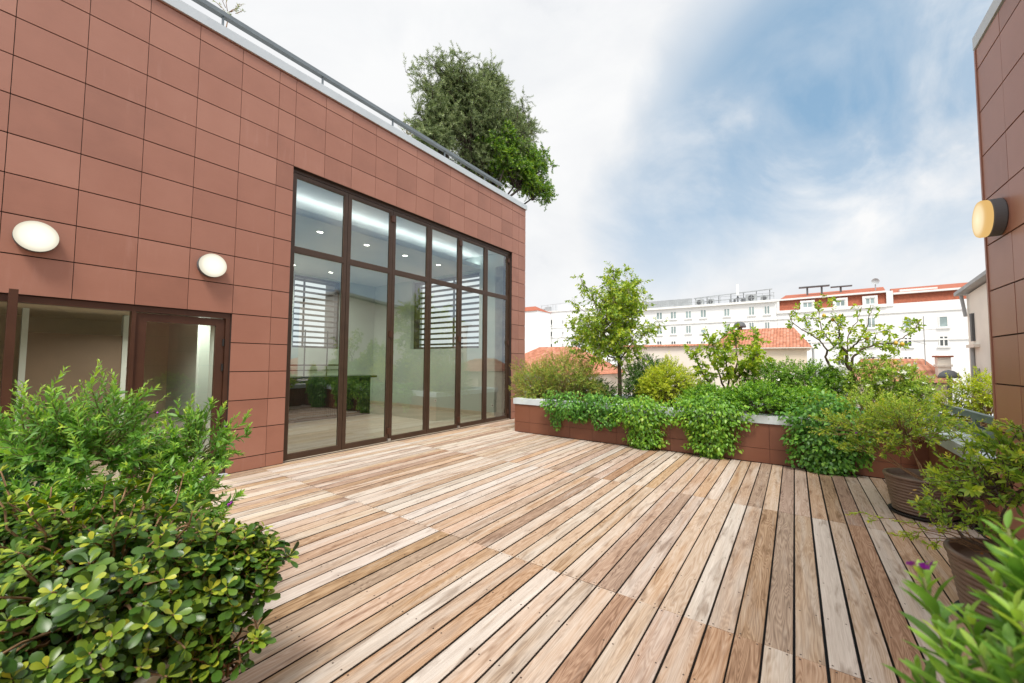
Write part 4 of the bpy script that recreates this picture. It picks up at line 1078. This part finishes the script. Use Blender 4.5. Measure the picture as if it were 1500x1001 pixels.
# ================================================================== SURROUNDING BUILDINGS
def far_window(parent, x0, x1, z0, z1, yp, kind=0, frame=.10, out=.08, surround=0):
    """casement in a wall facing -y at y==yp: frame (the window) with its pane as a sub-part."""
    q = MB(); f = frame
    if surround:
        s_ = surround; q.box(x0-s_, x1+s_, yp-.12, yp-.002, z1, z1+s_); q.box(x0-s_, x1+s_, yp-.14, yp-.002, z0-s_, z0); q.box(x0-s_, x0, yp-.12, yp-.002, z0, z1); q.box(x1, x1+s_, yp-.12, yp-.002, z0, z1)
    else:
        q.box(x0-.12, x1+.12, yp-.14, yp-.002, z0-.12, z0-.01)
    q.box(x0, x0+f, yp-.06, yp-.003, z0, z1); q.box(x1-f, x1, yp-.06, yp-.003, z0, z1)
    q.box(x0+f, x1-f, yp-.06, yp-.003, z0, z0+f); q.box(x0+f, x1-f, yp-.06, yp-.003, z1-f, z1)
    if kind in (0, 2):
        m = (x0+x1)/2; q.box(m-.05, m+.05, yp-.06, yp-.003, z0+f, z1-f)
    if kind == 3: q.box(x0+f, x1-f, yp-.05, yp-.003, (z0+z1)/2-.1, z1-f)       # half-lowered shutter
    w_ = q.build('window', MT['white2'], parent)
    p = MB(); p.add([(x0+f, yp-.02, z0+f), (x1-f, yp-.02, z0+f), (x1-f, yp-.02, z1-f), (x0+f, yp-.02, z1-f)], [(0, 1, 2, 3)])
    p.build('pane', MT['pane_dk'] if kind == 2 else MT['pane'], w_)

def px_win(parent, cx, w, y0, y1, yp, kind=0, **kw):
    a = at(cx-w/2, (y0+y1)/2, 1, yp); b = at(cx+w/2, (y0+y1)/2, 1, yp); u = at(cx, y0, 1, yp); v = at(cx, y1, 1, yp)
    far_window(parent, a[0], b[0], v[2], u[2], yp, kind, **kw)

# middle white block
YB = 62.0
mbk = thing('apartment_block', 'long white apartment block with equipment along its flat roof', 'building', (-12, YB, -14))
xl, xr = -27.0, -1.7; zr = 9.7
q = MB(); q.box(xl, xr, YB, YB+12, -14, zr); q.build('wall', MT['white'], mbk)
q = MB(); q.box(xl, xr, YB-.35, YB+12.2, zr, zr+.28); q.box(xl, xr, YB-.12, YB-.001, 7.34, 7.50); q.box(xl, xr, YB-.12, YB-.001, 4.9-.6, 4.45); q.build('cornice', MT['white2'], mbk)
for x, y0, y1 in ((966, 457.5, 469), (986.5, 456.5, 468), (1008.5, 455.5, 467), (1030.3, 453.5, 466), (1064.8, 452, 464), (1101, 449, 462.5), (1123.5, 448, 461)): px_win(mbk, x, 9.5, y0, y1, YB, 0)
for x, y0, y1, kd in ((966, 480, 491, 0), (986.7, 478, 490, 0), (1008.6, 476.7, 489, 0), (1030.3, 476, 488.5, 3), (1064.8, 474, 486.5, 0), (1101, 472, 485, 0), (1124, 471.5, 485, 0)): px_win(mbk, x, 8.5, y0, y1, YB, kd)
for x in (966, 986.7, 1009, 1030, 1064, 1101, 1124): px_win(mbk, x, 8, 499.5, 511, YB, 2)
# roof-edge railing and equipment of the middle block (things of their own)
rl = thing('roof_railing', 'thin pale railing on the flat roof of the white apartment block', 'railing', (-16, YB, zr+.28))
q = MB()
for z in (zr+.8, zr+1.25): q.bar((-22, YB+.1, z), (xr-.2, YB+.1, z), .05, .05)
for i in range(17): q.bar((-22+i*1.25, YB+.1, zr+.28), (-22+i*1.25, YB+.1, zr+1.25), .05, .05)
q.build('rail', MT['mgrey'], rl)
sc = thing('roof_screen', 'pale corrugated screen at the left end of the white flat roof', 'screen', (-16.5, YB+1.5, zr+.28))
q = MB(); q.box(-20, -12.2, YB+1.2, YB+1.5, zr+.28, zr+1.55)
for i in range(30): q.box(-20+i*.26, -19.9+i*.26, YB+1.16, YB+1.2, zr+.3, zr+1.55)
q.build('panel', MT['mgrey'], sc)
bm = thing('pipe_gantry', 'long pipe gantry over the flat roof equipment', 'gantry', (-8, YB+2, zr+.28))
q = MB(); q.bar((-12.0, YB+2, zr+1.6), (-2.2, YB+2, zr+2.05), .14, .14); q.bar((-12.0, YB+2.5, zr+1.0), (-2.2, YB+2.5, zr+1.3), .10, .10); q.build('pipe', MT['mgrey'], bm)
q = MB()
for i in range(7): q.bar((-11.8+i*1.55, YB+2, zr+.28), (-11.8+i*1.55, YB+2, zr+1.62+.07*i), .09, .09)
q.build('support', MT['dgrey'], bm)
for i, (x, w_, h_, l_) in enumerate(((-11.1, 1.1, .85, 'grey roof air conditioner at the left end of the pipe gantry'), (-9.6, .8, .8, 'grey roof air conditioner left of the tall mast'), (-4.6, 1.3, 1.0, 'wide grey roof air conditioner right of the tall mast'), (-3.1, .9, .75, 'small roof air conditioner at the right end of the gantry'))):
    t = thing('roof_air_conditioner', l_, 'air conditioner', (x, YB+1, zr+.28), 'air conditioners on the flat roof')
    q = MB(); q.box(x-w_/2, x+w_/2, YB+.7, YB+1.5, zr+.36, zr+.36+h_); q.box(x-w_/2+.05, x-w_/2+.15, YB+.75, YB+1.45, zr+.28, zr+.36); q.box(x+w_/2-.15, x+w_/2-.05, YB+.75, YB+1.45, zr+.28, zr+.36); q.build('casing', MT['mgrey'], t)
    q = MB(); v0 = MB(); v0.lathe([(h_*.38, 0), (h_*.38, .03), (h_*.30, .035), (h_*.08, .02), (0, .02)], (0, 0, 0), 18, 0, 'x')
    q.v = [(x+b_, YB+.699-a_, zr+.36+h_/2+c_) for a_, b_, c_ in v0.v]; q.f = v0.f; q.m = v0.m; q.t = v0.t; q.build('fan_grille', MT['dgrey'], t)
ms = thing('antenna_mast', 'tall pale antenna mast on the white flat roof', 'antenna', (-6.2, YB+1, zr+.28))
q = MB(); q.tube([(-6.2, YB+1, zr+.28), (-6.2, YB+1, zr+1.4)], .09, 8); q.build('pole', MT['dgrey'], ms)
q = MB(); q.box(-6.35, -6.05, YB+.85, YB+1.15, zr+1.35, zr+2.95); q.build('antenna_panel', MT['white2'], ms)
q = MB()
for a in (-.9, -.4, .5, .9): q.bar((-6.2, YB+1, zr+1.2), (-6.2+a, YB+1, zr+.30), .05, .05); q.box(-6.2+a-.12, -6.2+a+.12, YB+.9, YB+1.1, zr+.3, zr+.95)
q.build('brackets', MT['dgrey'], ms)

# right brick-mansard block (slightly turned)
TH = math.radians(6.0)
rbk = thing('mansard_block', 'white apartment block with a red brick coloured mansard roof', 'building', (0, 0, 0))
O0 = np.array([-1.7, YB])
def onR(px, py):
    """(distance along the turned facade, height) seen at a pixel."""
    d = cr*(px-750)/FPX-cu*(py-500.5)/FPX+fw
    ex = np.array([math.cos(TH), -math.sin(TH)])
    A = np.array([[d[0], -ex[0]], [d[1], -ex[1]]]); s_, u_ = np.linalg.solve(A, O0); return u_, CAMZ+d[2]*s_
rbk.location = (O0[0], O0[1], 0); rbk.rotation_euler = (0, 0, -TH); OFF[rbk.name] = np.zeros(3)
uR = onR(1425, 470)[0]; u2 = onR(1299, 440)[0]
zb1 = np.mean([onR(1180, 452)[1], onR(1290, 447.5)[1]]); zb2 = np.mean([onR(1310, 447)[1], onR(1405, 443)[1]]); zt1 = np.mean([onR(1180, 437)[1], onR(1290, 430)[1]]); zt2 = np.mean([onR(1310, 431)[1], onR(1405, 425)[1]])
q = MB(); q.box(.02, uR+8, 0, 12, -14, zb1-.02); q.box(u2+.02, uR+8, .01, 11.9, zb1-.02, zb2-.02); q.build('wall', MT['white'], rbk)
q = MB()
def mans(x0, x1, z0, z1):
    q.add([(x0, 0, z0), (x1, 0, z0), (x1, .35, z1), (x0, .35, z1), (x0, 12, z0), (x1, 12, z0), (x1, 12, z1), (x0, 12, z1)], [(0, 1, 2, 3), (4, 7, 6, 5), (0, 3, 7, 4), (1, 5, 6, 2)])
    q.add([(x0, .35, z1+.22), (x1, .35, z1+.22), (x1, 6, z1+1.5), (x0, 6, z1+1.5), (x0, 12, z1+.22), (x1, 12, z1+.22)], [(0, 1, 2, 3), (3, 2, 5, 4), (0, 3, 4), (1, 5, 2)])
mans(.3, u2-.05, zb1, zt1); mans(u2+.55, uR+8, zb2, zt2)
q.build('roof', MT['brick'], rbk)
q = MB(); q.box(.02, u2-.05, -.1, .36, zt1, zt1+.2); q.box(u2+.55, uR+8, -.1, .36, zt2, zt2+.2); q.box(.02, u2-.03, -.16, -.002, zb1-.35, zb1+.02); q.box(u2-.03, u2+.52, -.1, .9, zb1-.3, zt2+.45); q.box(.02, .29, -.05, 12, zb1+.03, zt1-.01)
zs1 = np.mean([onR(1220, 461.5)[1], onR(1290, 461)[1]]); q.box(.02, uR+8, -.09, -.001, zs1-.08, zs1+.08); q.box(.02, uR+8, -.09, -.001, zs1-3.18, zs1-3.02)
q.build('cornice', MT['white2'], rbk)
def rwin(cx, w, y0, y1, kind=0, **kw):
    a = onR(cx-w/2, (y0+y1)/2)[0]; b = onR(cx+w/2, (y0+y1)/2)[0]; far_window(rbk, a, b, onR(cx, y1)[1], onR(cx, y0)[1], 0.0, kind, **kw)
for cx, y0, y1 in ((1183, 443, 451.5), (1231, 439.5, 449.5), (1274.5, 436.5, 446.5)): rwin(cx, 15, y0, y1, 0, surround=.22)
for cx, w_, y0, y1, kd in ((1183, 12, 470, 480, 0), (1230, 12, 467, 478, 0), (1276.5, 13, 465, 481, 0), (1329, 13.5, 465, 480.5, 1), (1382, 15, 463, 480, 1), (1183, 12, 497, 508, 0), (1230, 12, 494, 506, 0), (1276, 13, 494, 508, 0), (1330, 13.5, 494, 508.5, 2), (1382.5, 15, 492, 508, 2), (1232, 12, 522, 536, 2), (1276, 13, 522, 538, 2), (1330, 13.5, 522, 537, 2), (1383, 15, 521, 536, 2)): rwin(cx, w_, y0, y1, kd)
for (px, py, lb_) in ((1200, 424, 'dark skylight rack on the ridge above the dormer windows'),):
    u_, z_ = onR(px, py); t = thing('roof_rack', lb_, 'rack', (O0[0]+u_*math.cos(TH), O0[1]-u_*math.sin(TH)+3, zt1+.6))
    OFF[t.name] = np.array(t.location); L0 = np.array(t.location)
    q = MB(); q.box(L0[0]-2, L0[0]+1.2, L0[1], L0[1]+.6, L0[2]+1.25, L0[2]+1.4); q.box(L0[0]-1.2, L0[0]-1.0, L0[1]+.2, L0[1]+.4, L0[2], L0[2]+1.25); q.box(L0[0]+.3, L0[0]+.5, L0[1]+.2, L0[1]+.4, L0[2], L0[2]+1.25); q.box(L0[0]+1.3, L0[0]+3.4, L0[1], L0[1]+.5, L0[2]+1.0, L0[2]+1.12); q.box(L0[0]+2.2, L0[0]+2.4, L0[1]+.2, L0[1]+.4, L0[2], L0[2]+1.0)
    q.build('frame', MT['dgrey'], t)
u_, z_ = onR(1287, 424); L0 = np.array([O0[0]+u_*math.cos(TH), O0[1]-u_*math.sin(TH)+2, zt1+.4])
t = thing('satellite_dish', 'round pale satellite dish on the red mansard roof', 'satellite dish', tuple(L0))
q = MB(); q.tube([L0, L0+np.array([0, 0, 1.0])], .06, 6); q.build('pole', MT['mgrey'], t)
v0 = MB(); v0.lathe([(0, .12), (.2, .08), (.36, 0), (.37, 0), (.2, .11), (0, .15)], (0, 0, 0), 20, 0, 'x'); q = MB(); q.v = [(L0[0]+b_, L0[1]-.1+a_, L0[2]+1.25+c_) for a_, b_, c_ in v0.v]; q.f = v0.f; q.m = v0.m; q.t = v0.t; q.build('dish', MT['mgrey'], t)
u_, z_ = onR(1350, 425); L0 = np.array([O0[0]+u_*math.cos(TH), O0[1]-u_*math.sin(TH)+1.4, zt2+.45])
t = thing('skylight', 'long pale roof light near the ridge of the red mansard roof', 'skylight', tuple(L0))
q = MB(); q.box(L0[0]-1.5, L0[0]+1.5, L0[1], L0[1]+1.0, L0[2]-.2, L0[2]+.22); q.build('frame', MT['white2'], t)

# far-left white block
YL = 75.0
lbk = thing('apartment_block', 'white apartment block seen between the glass building and citrus tree', 'building', (-40, YL, -14))
q = MB(); q.box(-47.0, -27.5, YL, YL+12, -14, 12.5); q.box(-41.6, -39.6, YL+1, YL+5, 12.5, 14.0); q.box(-39.5, -27.5, YL+.5, YL+11, 12.5, 13.4); q.build('wall', MT['white'], lbk)
q = MB(); q.box(-47.2, -27.5, YL-.2, YL+12, 12.5, 12.68); 
for z in (9.05, 6.95): q.box(-47.0, -27.5, YL-.1, YL-.001, z-.07, z+.07)
q.build('cornice', MT['white2'], lbk)
for x, y0, y1 in ((787.5, 470, 477), (797.5, 469.5, 476.5), (806.7, 468.5, 476.5), (824.3, 469, 475), (850, 467, 475), (862, 467, 474)): px_win(lbk, x, 5 if x != 824.3 else 3, y0, y1, YL, 2, frame=.06)
for x, y0, y1, w_, k in ((797.5, 487, 493.5, 5, 3), (806.7, 486, 493.5, 5, 2), (824.3, 485.5, 491, 3, 2), (846.5, 484, 490.5, 9, 2)): px_win(lbk, x, w_, y0, y1, YL, k, frame=.06)
for x, y0, y1, w_ in ((797.5, 503.8, 514, 5), (806.7, 503.8, 514, 5), (824.3, 503, 509, 3), (846.5, 503, 510, 8)): px_win(lbk, x, w_, y0, y1, YL, 2, frame=.06)
t = thing('roof_equipment', 'cluster of small grey roof units on the far left white block', 'equipment', (-44.5, YL+1, 12.68))
q = MB(); q.box(-46, -45.2, YL+.8, YL+1.5, 12.68, 13.5); q.box(-45.0, -43.6, YL+1, YL+1.6, 12.68, 13.9); q.bar((-46, YL+1, 14.2), (-40, YL+1, 14.4), .07, .07)
for x in (-45.8, -44.2, -42.9, -42.2): q.bar((x, YL+1, 12.68), (x, YL+1, 14.25), .07, .07)
q.build('units', MT['mgrey'], t)
wbk = thing('red_roofed_block', 'white side wall with a strip of red tiled roof at the glass building corner', 'building', (-50, 68, -14))
q = MB(); q.box(-49, -42.6, 69, 74.5, -14, 12.2); q.build('wall', MT['white'], wbk)
q = MB(); q.add([(-49.2, 68.8, 12.2), (-42.5, 68.8, 12.2), (-44.6, 71.5, 13.5), (-49.2, 71.5, 13.5), (-49.2, 74.6, 12.2), (-42.5, 74.6, 12.2)], [(0, 1, 2, 3), (3, 2, 5, 4), (1, 5, 2), (0, 3, 4), (0, 4, 5, 1)]); q.build('roof', MT['brick'], wbk)

# cream boundary house with tile-capped wall
def hip_roof(q, x0, x1, y0, y1, z0, z1, inset, oh=.25):
    x0 -= oh; x1 += oh; y0 -= oh; y1 += oh; ym = (y0+y1)/2
    q.add([(x0, y0, z0), (x1, y0, z0), (x1, y1, z0), (x0, y1, z0), (x0+inset, ym, z1), (x1-inset, ym, z1)], [(0, 1, 5, 4), (2, 3, 4, 5), (1, 2, 5), (3, 0, 4), (3, 2, 1, 0)])
t = thing('walled_house', 'pale rendered house wall capped with a thin line of tiles', 'house', (-5, 24, -14))
q = MB(); q.box(-8.6, -2.9, 24, 24.4, -14, 2.58); q.build('wall', MT['pink'], t)
q = MB(); q.add([(-8.7, 23.85, 2.582), (-2.8, 23.85, 2.582), (-2.8, 24.2, 2.70), (-8.7, 24.2, 2.70), (-8.7, 24.55, 2.582), (-2.8, 24.55, 2.582)], [(0, 1, 2, 3), (3, 2, 5, 4), (0, 3, 4), (1, 5, 2), (0, 4, 5, 1)]); q.build('tile_capping', MT['tileX'], t)
t = thing('cream_house', 'cream house with an orange hipped tile roof behind the lemon bush', 'house', (-1.4, 28, -14))
q = MB(); q.box(-3.75, .55, 26, 31, -14, 2.44); q.build('wall', MT['cream'], t)
q = MB(); hip_roof(q, -3.75, .55, 26, 31, 2.50, 3.75, .75, .22); q.build('roof', MT['tileX'], t)
q = MB(); q.box(-3.95, .75, 25.78, 31.2, 2.442, 2.495); q.build('eaves', MT['pink'], t)
q = MB(); q.box(.56, .62, 26.5, 27.3, .2, 1.2); q.build('window', MT['dgrey'], t)
q = MB(); q.tube([(.82, 26.2, -2), (.82, 26.2, 2.45)], .05, 8); q.build('downpipe', MT['mgrey'], t)
cwl = thing('roof_cowl', 'dark domed vent cowl on the ridge of the cream house', 'vent', (-2.5, 28.6, 3.72))
q = MB(); q.lathe([(.14, 0), (.14, .30), (.36, .32), (.35, .44), (.26, .60), (.12, .68), (0, .70)], (-2.75, 28.6, 3.55), 20); q.build('dome', MT['dgrey'], cwl, smooth=True)
# left terracotta hip roof
t = thing('hip_roofed_house', 'house with a broad terracotta roof below the far white blocks at left', 'house', (-12, 24, -14))
q = MB(); q.box(-15.8, -9.3, 19.6, 26, -14, .9); q.build('wall', MT['pink'], t)
q = MB(); hip_roof(q, -15.8, -9.3, 19.6, 26, .95, 2.62, 2.2, .3); q.build('roof', MT['tileX'], t)
for x in (-13.6, -12.6):
    q = MB(); k0 = (.55)*(1.67)/3.5
    q.add([(x-.22, 21.9, 2.12), (x+.22, 21.9, 2.12), (x+.22, 22.35, 2.34), (x-.22, 22.35, 2.34), (x-.22, 21.9, 1.9), (x+.22, 21.9, 1.9), (x+.22, 22.35, 2.1), (x-.22, 22.35, 2.1)], [(0, 1, 2, 3), (0, 4, 5, 1), (1, 5, 6, 2), (3, 2, 6, 7), (0, 3, 7, 4)]); q.build('skylight', MT['mgrey'], t)
# low tiled roof right of the lemon tree
t = thing('tiled_outhouse', 'low orange tiled roof behind the white flowered bushes', 'house', (2.8, 19, -14))
q = MB(); q.box(1.9, 3.85, 18, 21.6, -14, 1.0); q.build('wall', MT['cream'], t)
q = MB(); hip_roof(q, 1.9, 3.85, 18, 21.6, 1.05, 1.82, .35, .2); q.build('roof', MT['tileX'], t)
t = thing('brick_chimney', 'small brick chimney beside the domed cowl at right', 'chimney', (3.95, 18.6, 1.0))
q = MB(); q.box(3.72, 4.02, 18.2, 18.5, .6, 1.85); q.box(3.69, 4.05, 18.17, 18.53, 1.55, 1.62); q.build('stack', MT['pink'], t)
q = MB(); q.box(3.67, 4.07, 18.15, 18.55, 1.851, 1.90); q.build('cap', MT['brick'], t)
t = thing('roof_cowl', 'grey domed cowl on a dark post in front of the right white block', 'vent', (3.9, 17.2, .6))
q = MB(); q.tube([(3.74, 17.2, .4), (3.74, 17.2, 1.25)], .05, 8); q.build('post', MT['dgrey'], t)
q = MB(); q.lathe([(.24, 0), (.23, .06), (.19, .14), (.11, .21), (0, .24)], (3.74, 17.2, 1.22), 20); q.build('hood', MT['dgrey'], t, smooth=True)
t = thing('tv_aerial', 'thin television aerial standing on the low tiled roof', 'aerial', (3.65, 18.9, 1.7))
q = MB(); q.tube([(3.6, 19, 1.6), (3.6, 19, 3.25)], .012, 5); q.bar((3.2, 19, 2.75), (3.9, 19, 2.8), .012, .012); q.bar((3.35, 19, 2.4), (3.65, 19, 2.3), .012, .012); q.build('mast', MT['ant'], t)

# ivory building beside the right wall
t = thing('ivory_building', 'ivory rendered building with a sloping eave and a slot window', 'building', (6, 21, -14))
q = MB(); q.add([(5, 20.6, -14), (9, 20.6, -14), (9, 11, -14), (5, 11, -14), (5, 20.6, 4.05), (9, 20.6, 4.05), (9, 11, 4.9), (5, 11, 4.9)], [(0, 1, 2, 3), (4, 7, 6, 5), (0, 4, 5, 1), (1, 5, 6, 2), (2, 6, 7, 3), (3, 7, 4, 0)]); q.build('wall', MT['ivory'], t)
q = MB(); q.add([(4.75, 20.85, 4.08), (9.2, 20.85, 4.08), (9.2, 10.8, 4.96), (4.75, 10.8, 4.96), (4.75, 20.85, 4.2), (9.2, 20.85, 4.2), (9.2, 10.8, 5.08), (4.75, 10.8, 5.08)], [(0, 3, 2, 1), (4, 5, 6, 7), (0, 1, 5, 4), (1, 2, 6, 5), (2, 3, 7, 6), (3, 0, 4, 7)]); q.build('roof', MT['mgrey'], t)
q = MB(); q.tube([(4.85, 20.5, 4.05), (4.92, 20.45, 3.3)], .05, 8); q.tube([(4.95, 20.1, 2.2), (4.95, 20.1, -3)], .05, 8); q.tube([(4.95, 19.75, 1.5), (4.95, 19.75, -3)], .05, 8); q.build('downpipe', MT['mgrey'], t)
w_ = MB(); w_.box(4.93, 4.999, 19.95, 20.12, 2.42, 3.36); wn_ = w_.build('window', MT['dgrey'], t)
q = MB(); q.box(4.86, 4.999, 19.6, 20.3, 2.2, 2.3); q.build('sill', MT['pink'], t)

# the neighbour whose roof the glass mirrors (right of the frame)
t = thing('neighbour_house', 'tiled neighbour house across the side street, mirrored in the glass doors', 'house', (20, 24, -14))
q = MB(); q.box(14, 26, 14, 32, -14, .4); q.build('wall', MT['cream'], t)
q = MB(); hip_roof(q, 14, 26, 14, 32, .45, 3.3, 3, .4); q.build('roof', MT['tileY'], t)
t = thing('tv_aerial', 'tall aerial on the neighbour roof, mirrored in the second glass leaf', 'aerial', (15.5, 20, 1.2))
q = MB(); q.tube([(16, 19, 1.0), (16, 19, 4.4)], .03, 5); q.bar((15.4, 18.6, 4.2), (16.6, 19.4, 4.2), .03, .03); q.bar((15.5, 18.6, 3.5), (16.5, 19.4, 3.5), .03, .03); q.bar((15.4, 18.6, 3.0), (15.4, 18.6, 4.2), .03, .03); q.build('mast', MT['dgrey'], t)

# ================================================================== SKY, SUN, CAMERA
SUN = np.array([.30, -.42, .86]); SUN = SUN/np.linalg.norm(SUN)
wd = bpy.data.worlds.new('World'); S.world = wd; wd.use_nodes = True
nt = wd.node_tree; nd = nt.nodes; lk = nt.links
for n in list(nd): nd.remove(n)
out = nd.new('ShaderNodeOutputWorld'); bg = nd.new('ShaderNodeBackground'); bg.inputs['Strength'].default_value = .1
sky = nd.new('ShaderNodeTexSky'); sky.sky_type = 'NISHITA'; sky.sun_disc = False
sky.sun_elevation = math.asin(SUN[2]); sky.sun_rotation = math.atan2(SUN[0], SUN[1]); sky.air_density = 1.0; sky.dust_density = .6
tc = nd.new('ShaderNodeTexCoord')
def Mn(op, x, y=0.0, cl_=False):
    q = nd.new('ShaderNodeMath'); q.operation = op; q.use_clamp = cl_
    for i, v in enumerate((x, y)):
        if isinstance(v, (int, float)): q.inputs[i].default_value = v
        else: lk.new(v, q.inputs[i])
    return q.outputs[0]
def wnoise(scale, det, dist=0.0, sc3=(1, 1, 1), off=(0, 0, 0)):
    mp = nd.new('ShaderNodeMapping'); mp.inputs['Scale'].default_value = sc3; mp.inputs['Location'].default_value = off
    lk.new(tc.outputs['Generated'], mp.inputs['Vector'])
    n = nd.new('ShaderNodeTexNoise'); n.inputs['Scale'].default_value = scale; n.inputs['Detail'].default_value = det; n.inputs['Distortion'].default_value = dist
    n.inputs['Roughness'].default_value = .57
    lk.new(mp.outputs['Vector'], n.inputs['Vector']); return n.outputs['Fac']
warp = wnoise(2.6, 7, .5); 
def gap(px, py, rad, amp):
    """a thin place in the cloud deck around one direction of the sky."""
    d = unit(at_depth(px, py, 1.0)-np.array([0, 0, CAMZ]))
    dp = nd.new('ShaderNodeVectorMath'); dp.operation = 'DOT_PRODUCT'; lk.new(tc.outputs['Generated'], dp.inputs[0]); dp.inputs[1].default_value = tuple(d)
    f = Mn('DIVIDE', Mn('SUBTRACT', 1.0, dp.outputs['Value']), 1-math.cos(rad))
    f = Mn('SUBTRACT', 1.0, f, True)
    return Mn('MULTIPLY', Mn('MULTIPLY', f, f), amp)
gs = [gap(1255, 150, .30, 1.0), gap(1160, 60, .34, .55), gap(1270, 40, .22, .3), gap(1050, 270, .36, .46), gap(1250, 300, .30, .62), gap(950, 330, .26, .44), gap(1080, 170, .26, .34)]
def gapd(d, rad, amp):
    d = unit(np.array(d, float)); dp = nd.new('ShaderNodeVectorMath'); dp.operation = 'DOT_PRODUCT'; lk.new(tc.outputs['Generated'], dp.inputs[0]); dp.inputs[1].default_value = tuple(d)
    f = Mn('SUBTRACT', 1.0, Mn('DIVIDE', Mn('SUBTRACT', 1.0, dp.outputs['Value']), 1-math.cos(rad)), True)
    return Mn('MULTIPLY', Mn('MULTIPLY', f, f), amp)
gs += [gapd((.84, .44, .36), .30, 1.1), gapd((.80, .55, .16), .16, .8), gapd((.72, .62, .30), .16, .7)]      # more breaks over the side street
s_ = gs[0]
for g_ in gs[1:]: s_ = Mn('ADD', s_, g_)
far = wnoise(3.2, 7, .6, (1, 1, 2.4), (3.1, 1.7, .4))           # broken cloud over the rest of the sky
fr = ramp(nt, [(.46, (0, 0, 0)), (.62, (.95, .95, .95))]); lk.new(far, fr.inputs['Fac'])
sepw = nd.new('ShaderNodeSeparateXYZ'); lk.new(tc.outputs['Generated'], sepw.inputs['Vector'])
east = Mn('MULTIPLY', Mn('SUBTRACT', sepw.outputs['X'], .12), 2.2, True)   # the break-up lies towards +x, away from the view
s_ = Mn('ADD', Mn('MULTIPLY', s_, Mn('MULTIPLY', Mn('SUBTRACT', warp, .30), 3.3, True)), Mn('MULTIPLY', fr.outputs['Color'], east))
mr = ramp(nt, [(.07, (0, 0, 0)), (.22, (.34, .34, .34)), (.42, (.68, .68, .68)), (.72, (.92, .92, .92))]); lk.new(Mn('MULTIPLY', s_, .5), mr.inputs['Fac'])
cn = wnoise(3.0, 7, .4, (1, 1, 1.6)); cramp = ramp(nt, [(.28, (.78, .81, .85)), (.42, (.90, .915, .935)), (.62, (.98, .985, .99))]); lk.new(cn, cramp.inputs['Fac'])
cs = nd.new('ShaderNodeVectorMath'); cs.operation = 'SCALE'; cs.inputs['Scale'].default_value = 4.45; lk.new(cramp.outputs['Color'], cs.inputs[0])
sd_ = nd.new('ShaderNodeVectorMath'); sd_.operation = 'DOT_PRODUCT'; lk.new(tc.outputs['Generated'], sd_.inputs[0]); sd_.inputs[1].default_value = tuple(SUN)
sg = Mn('POWER', Mn('MAXIMUM', sd_.outputs['Value'], 0.0), 3.0)      # cloud is brighter towards the veiled sun
lk.new(Mn('ADD', Mn('MULTIPLY', sg, 6.0), 4.45), cs.inputs['Scale'])
ss = nd.new('ShaderNodeMix'); ss.data_type = 'RGBA'; ss.blend_type = 'MIX'; ss.inputs['Factor'].default_value = .8
lk.new(sky.outputs['Color'], ss.inputs['A']); ss.inputs['B'].default_value = (.98, 1.88, 2.75, 1)     # thin veil over the clear sky
mxw = nd.new('ShaderNodeMix'); mxw.data_type = 'RGBA'
lk.new(mr.outputs['Color'], mxw.inputs['Factor']); lk.new(cs.outputs['Vector'], mxw.inputs['A']); lk.new(ss.outputs['Result'], mxw.inputs['B'])
lk.new(mxw.outputs['Result'], bg.inputs['Color']); lk.new(bg.outputs['Background'], out.inputs['Surface'])

sl = bpy.data.lights.new('sun', 'SUN'); sl.energy = 1.5; sl.angle = math.radians(16); sl.color = (1, .95, .87)
so = bpy.data.objects.new('sun', sl); COL.objects.link(so)
so.rotation_euler = Vector(SUN).to_track_quat('Z', 'Y').to_euler(); so.location = (10, -20, 30)

cam = bpy.data.cameras.new('camera'); co = bpy.data.objects.new('camera', cam); COL.objects.link(co)
cam.sensor_width = 36; cam.lens = FPX/1500*36; cam.clip_end = 6000; cam.clip_start = .05
R3 = Matrix((cr, cu, -fw)).transposed()
co.matrix_world = Matrix.Translation((0, 0, CAMZ)) @ R3.to_4x4()
cam.dof.use_dof = True; cam.dof.focus_distance = 6.0; cam.dof.aperture_fstop = 4.2
S.camera = co
S.view_settings.view_transform = 'Standard'; S.view_settings.look = 'None'; S.view_settings.exposure = 1.15; S.view_settings.gamma = 1.0
S.cycles.max_bounces = 8; S.cycles.transparent_max_bounces = 12; S.cycles.caustics_reflective = False; S.cycles.caustics_refractive = False
S.cycles.use_denoising = True
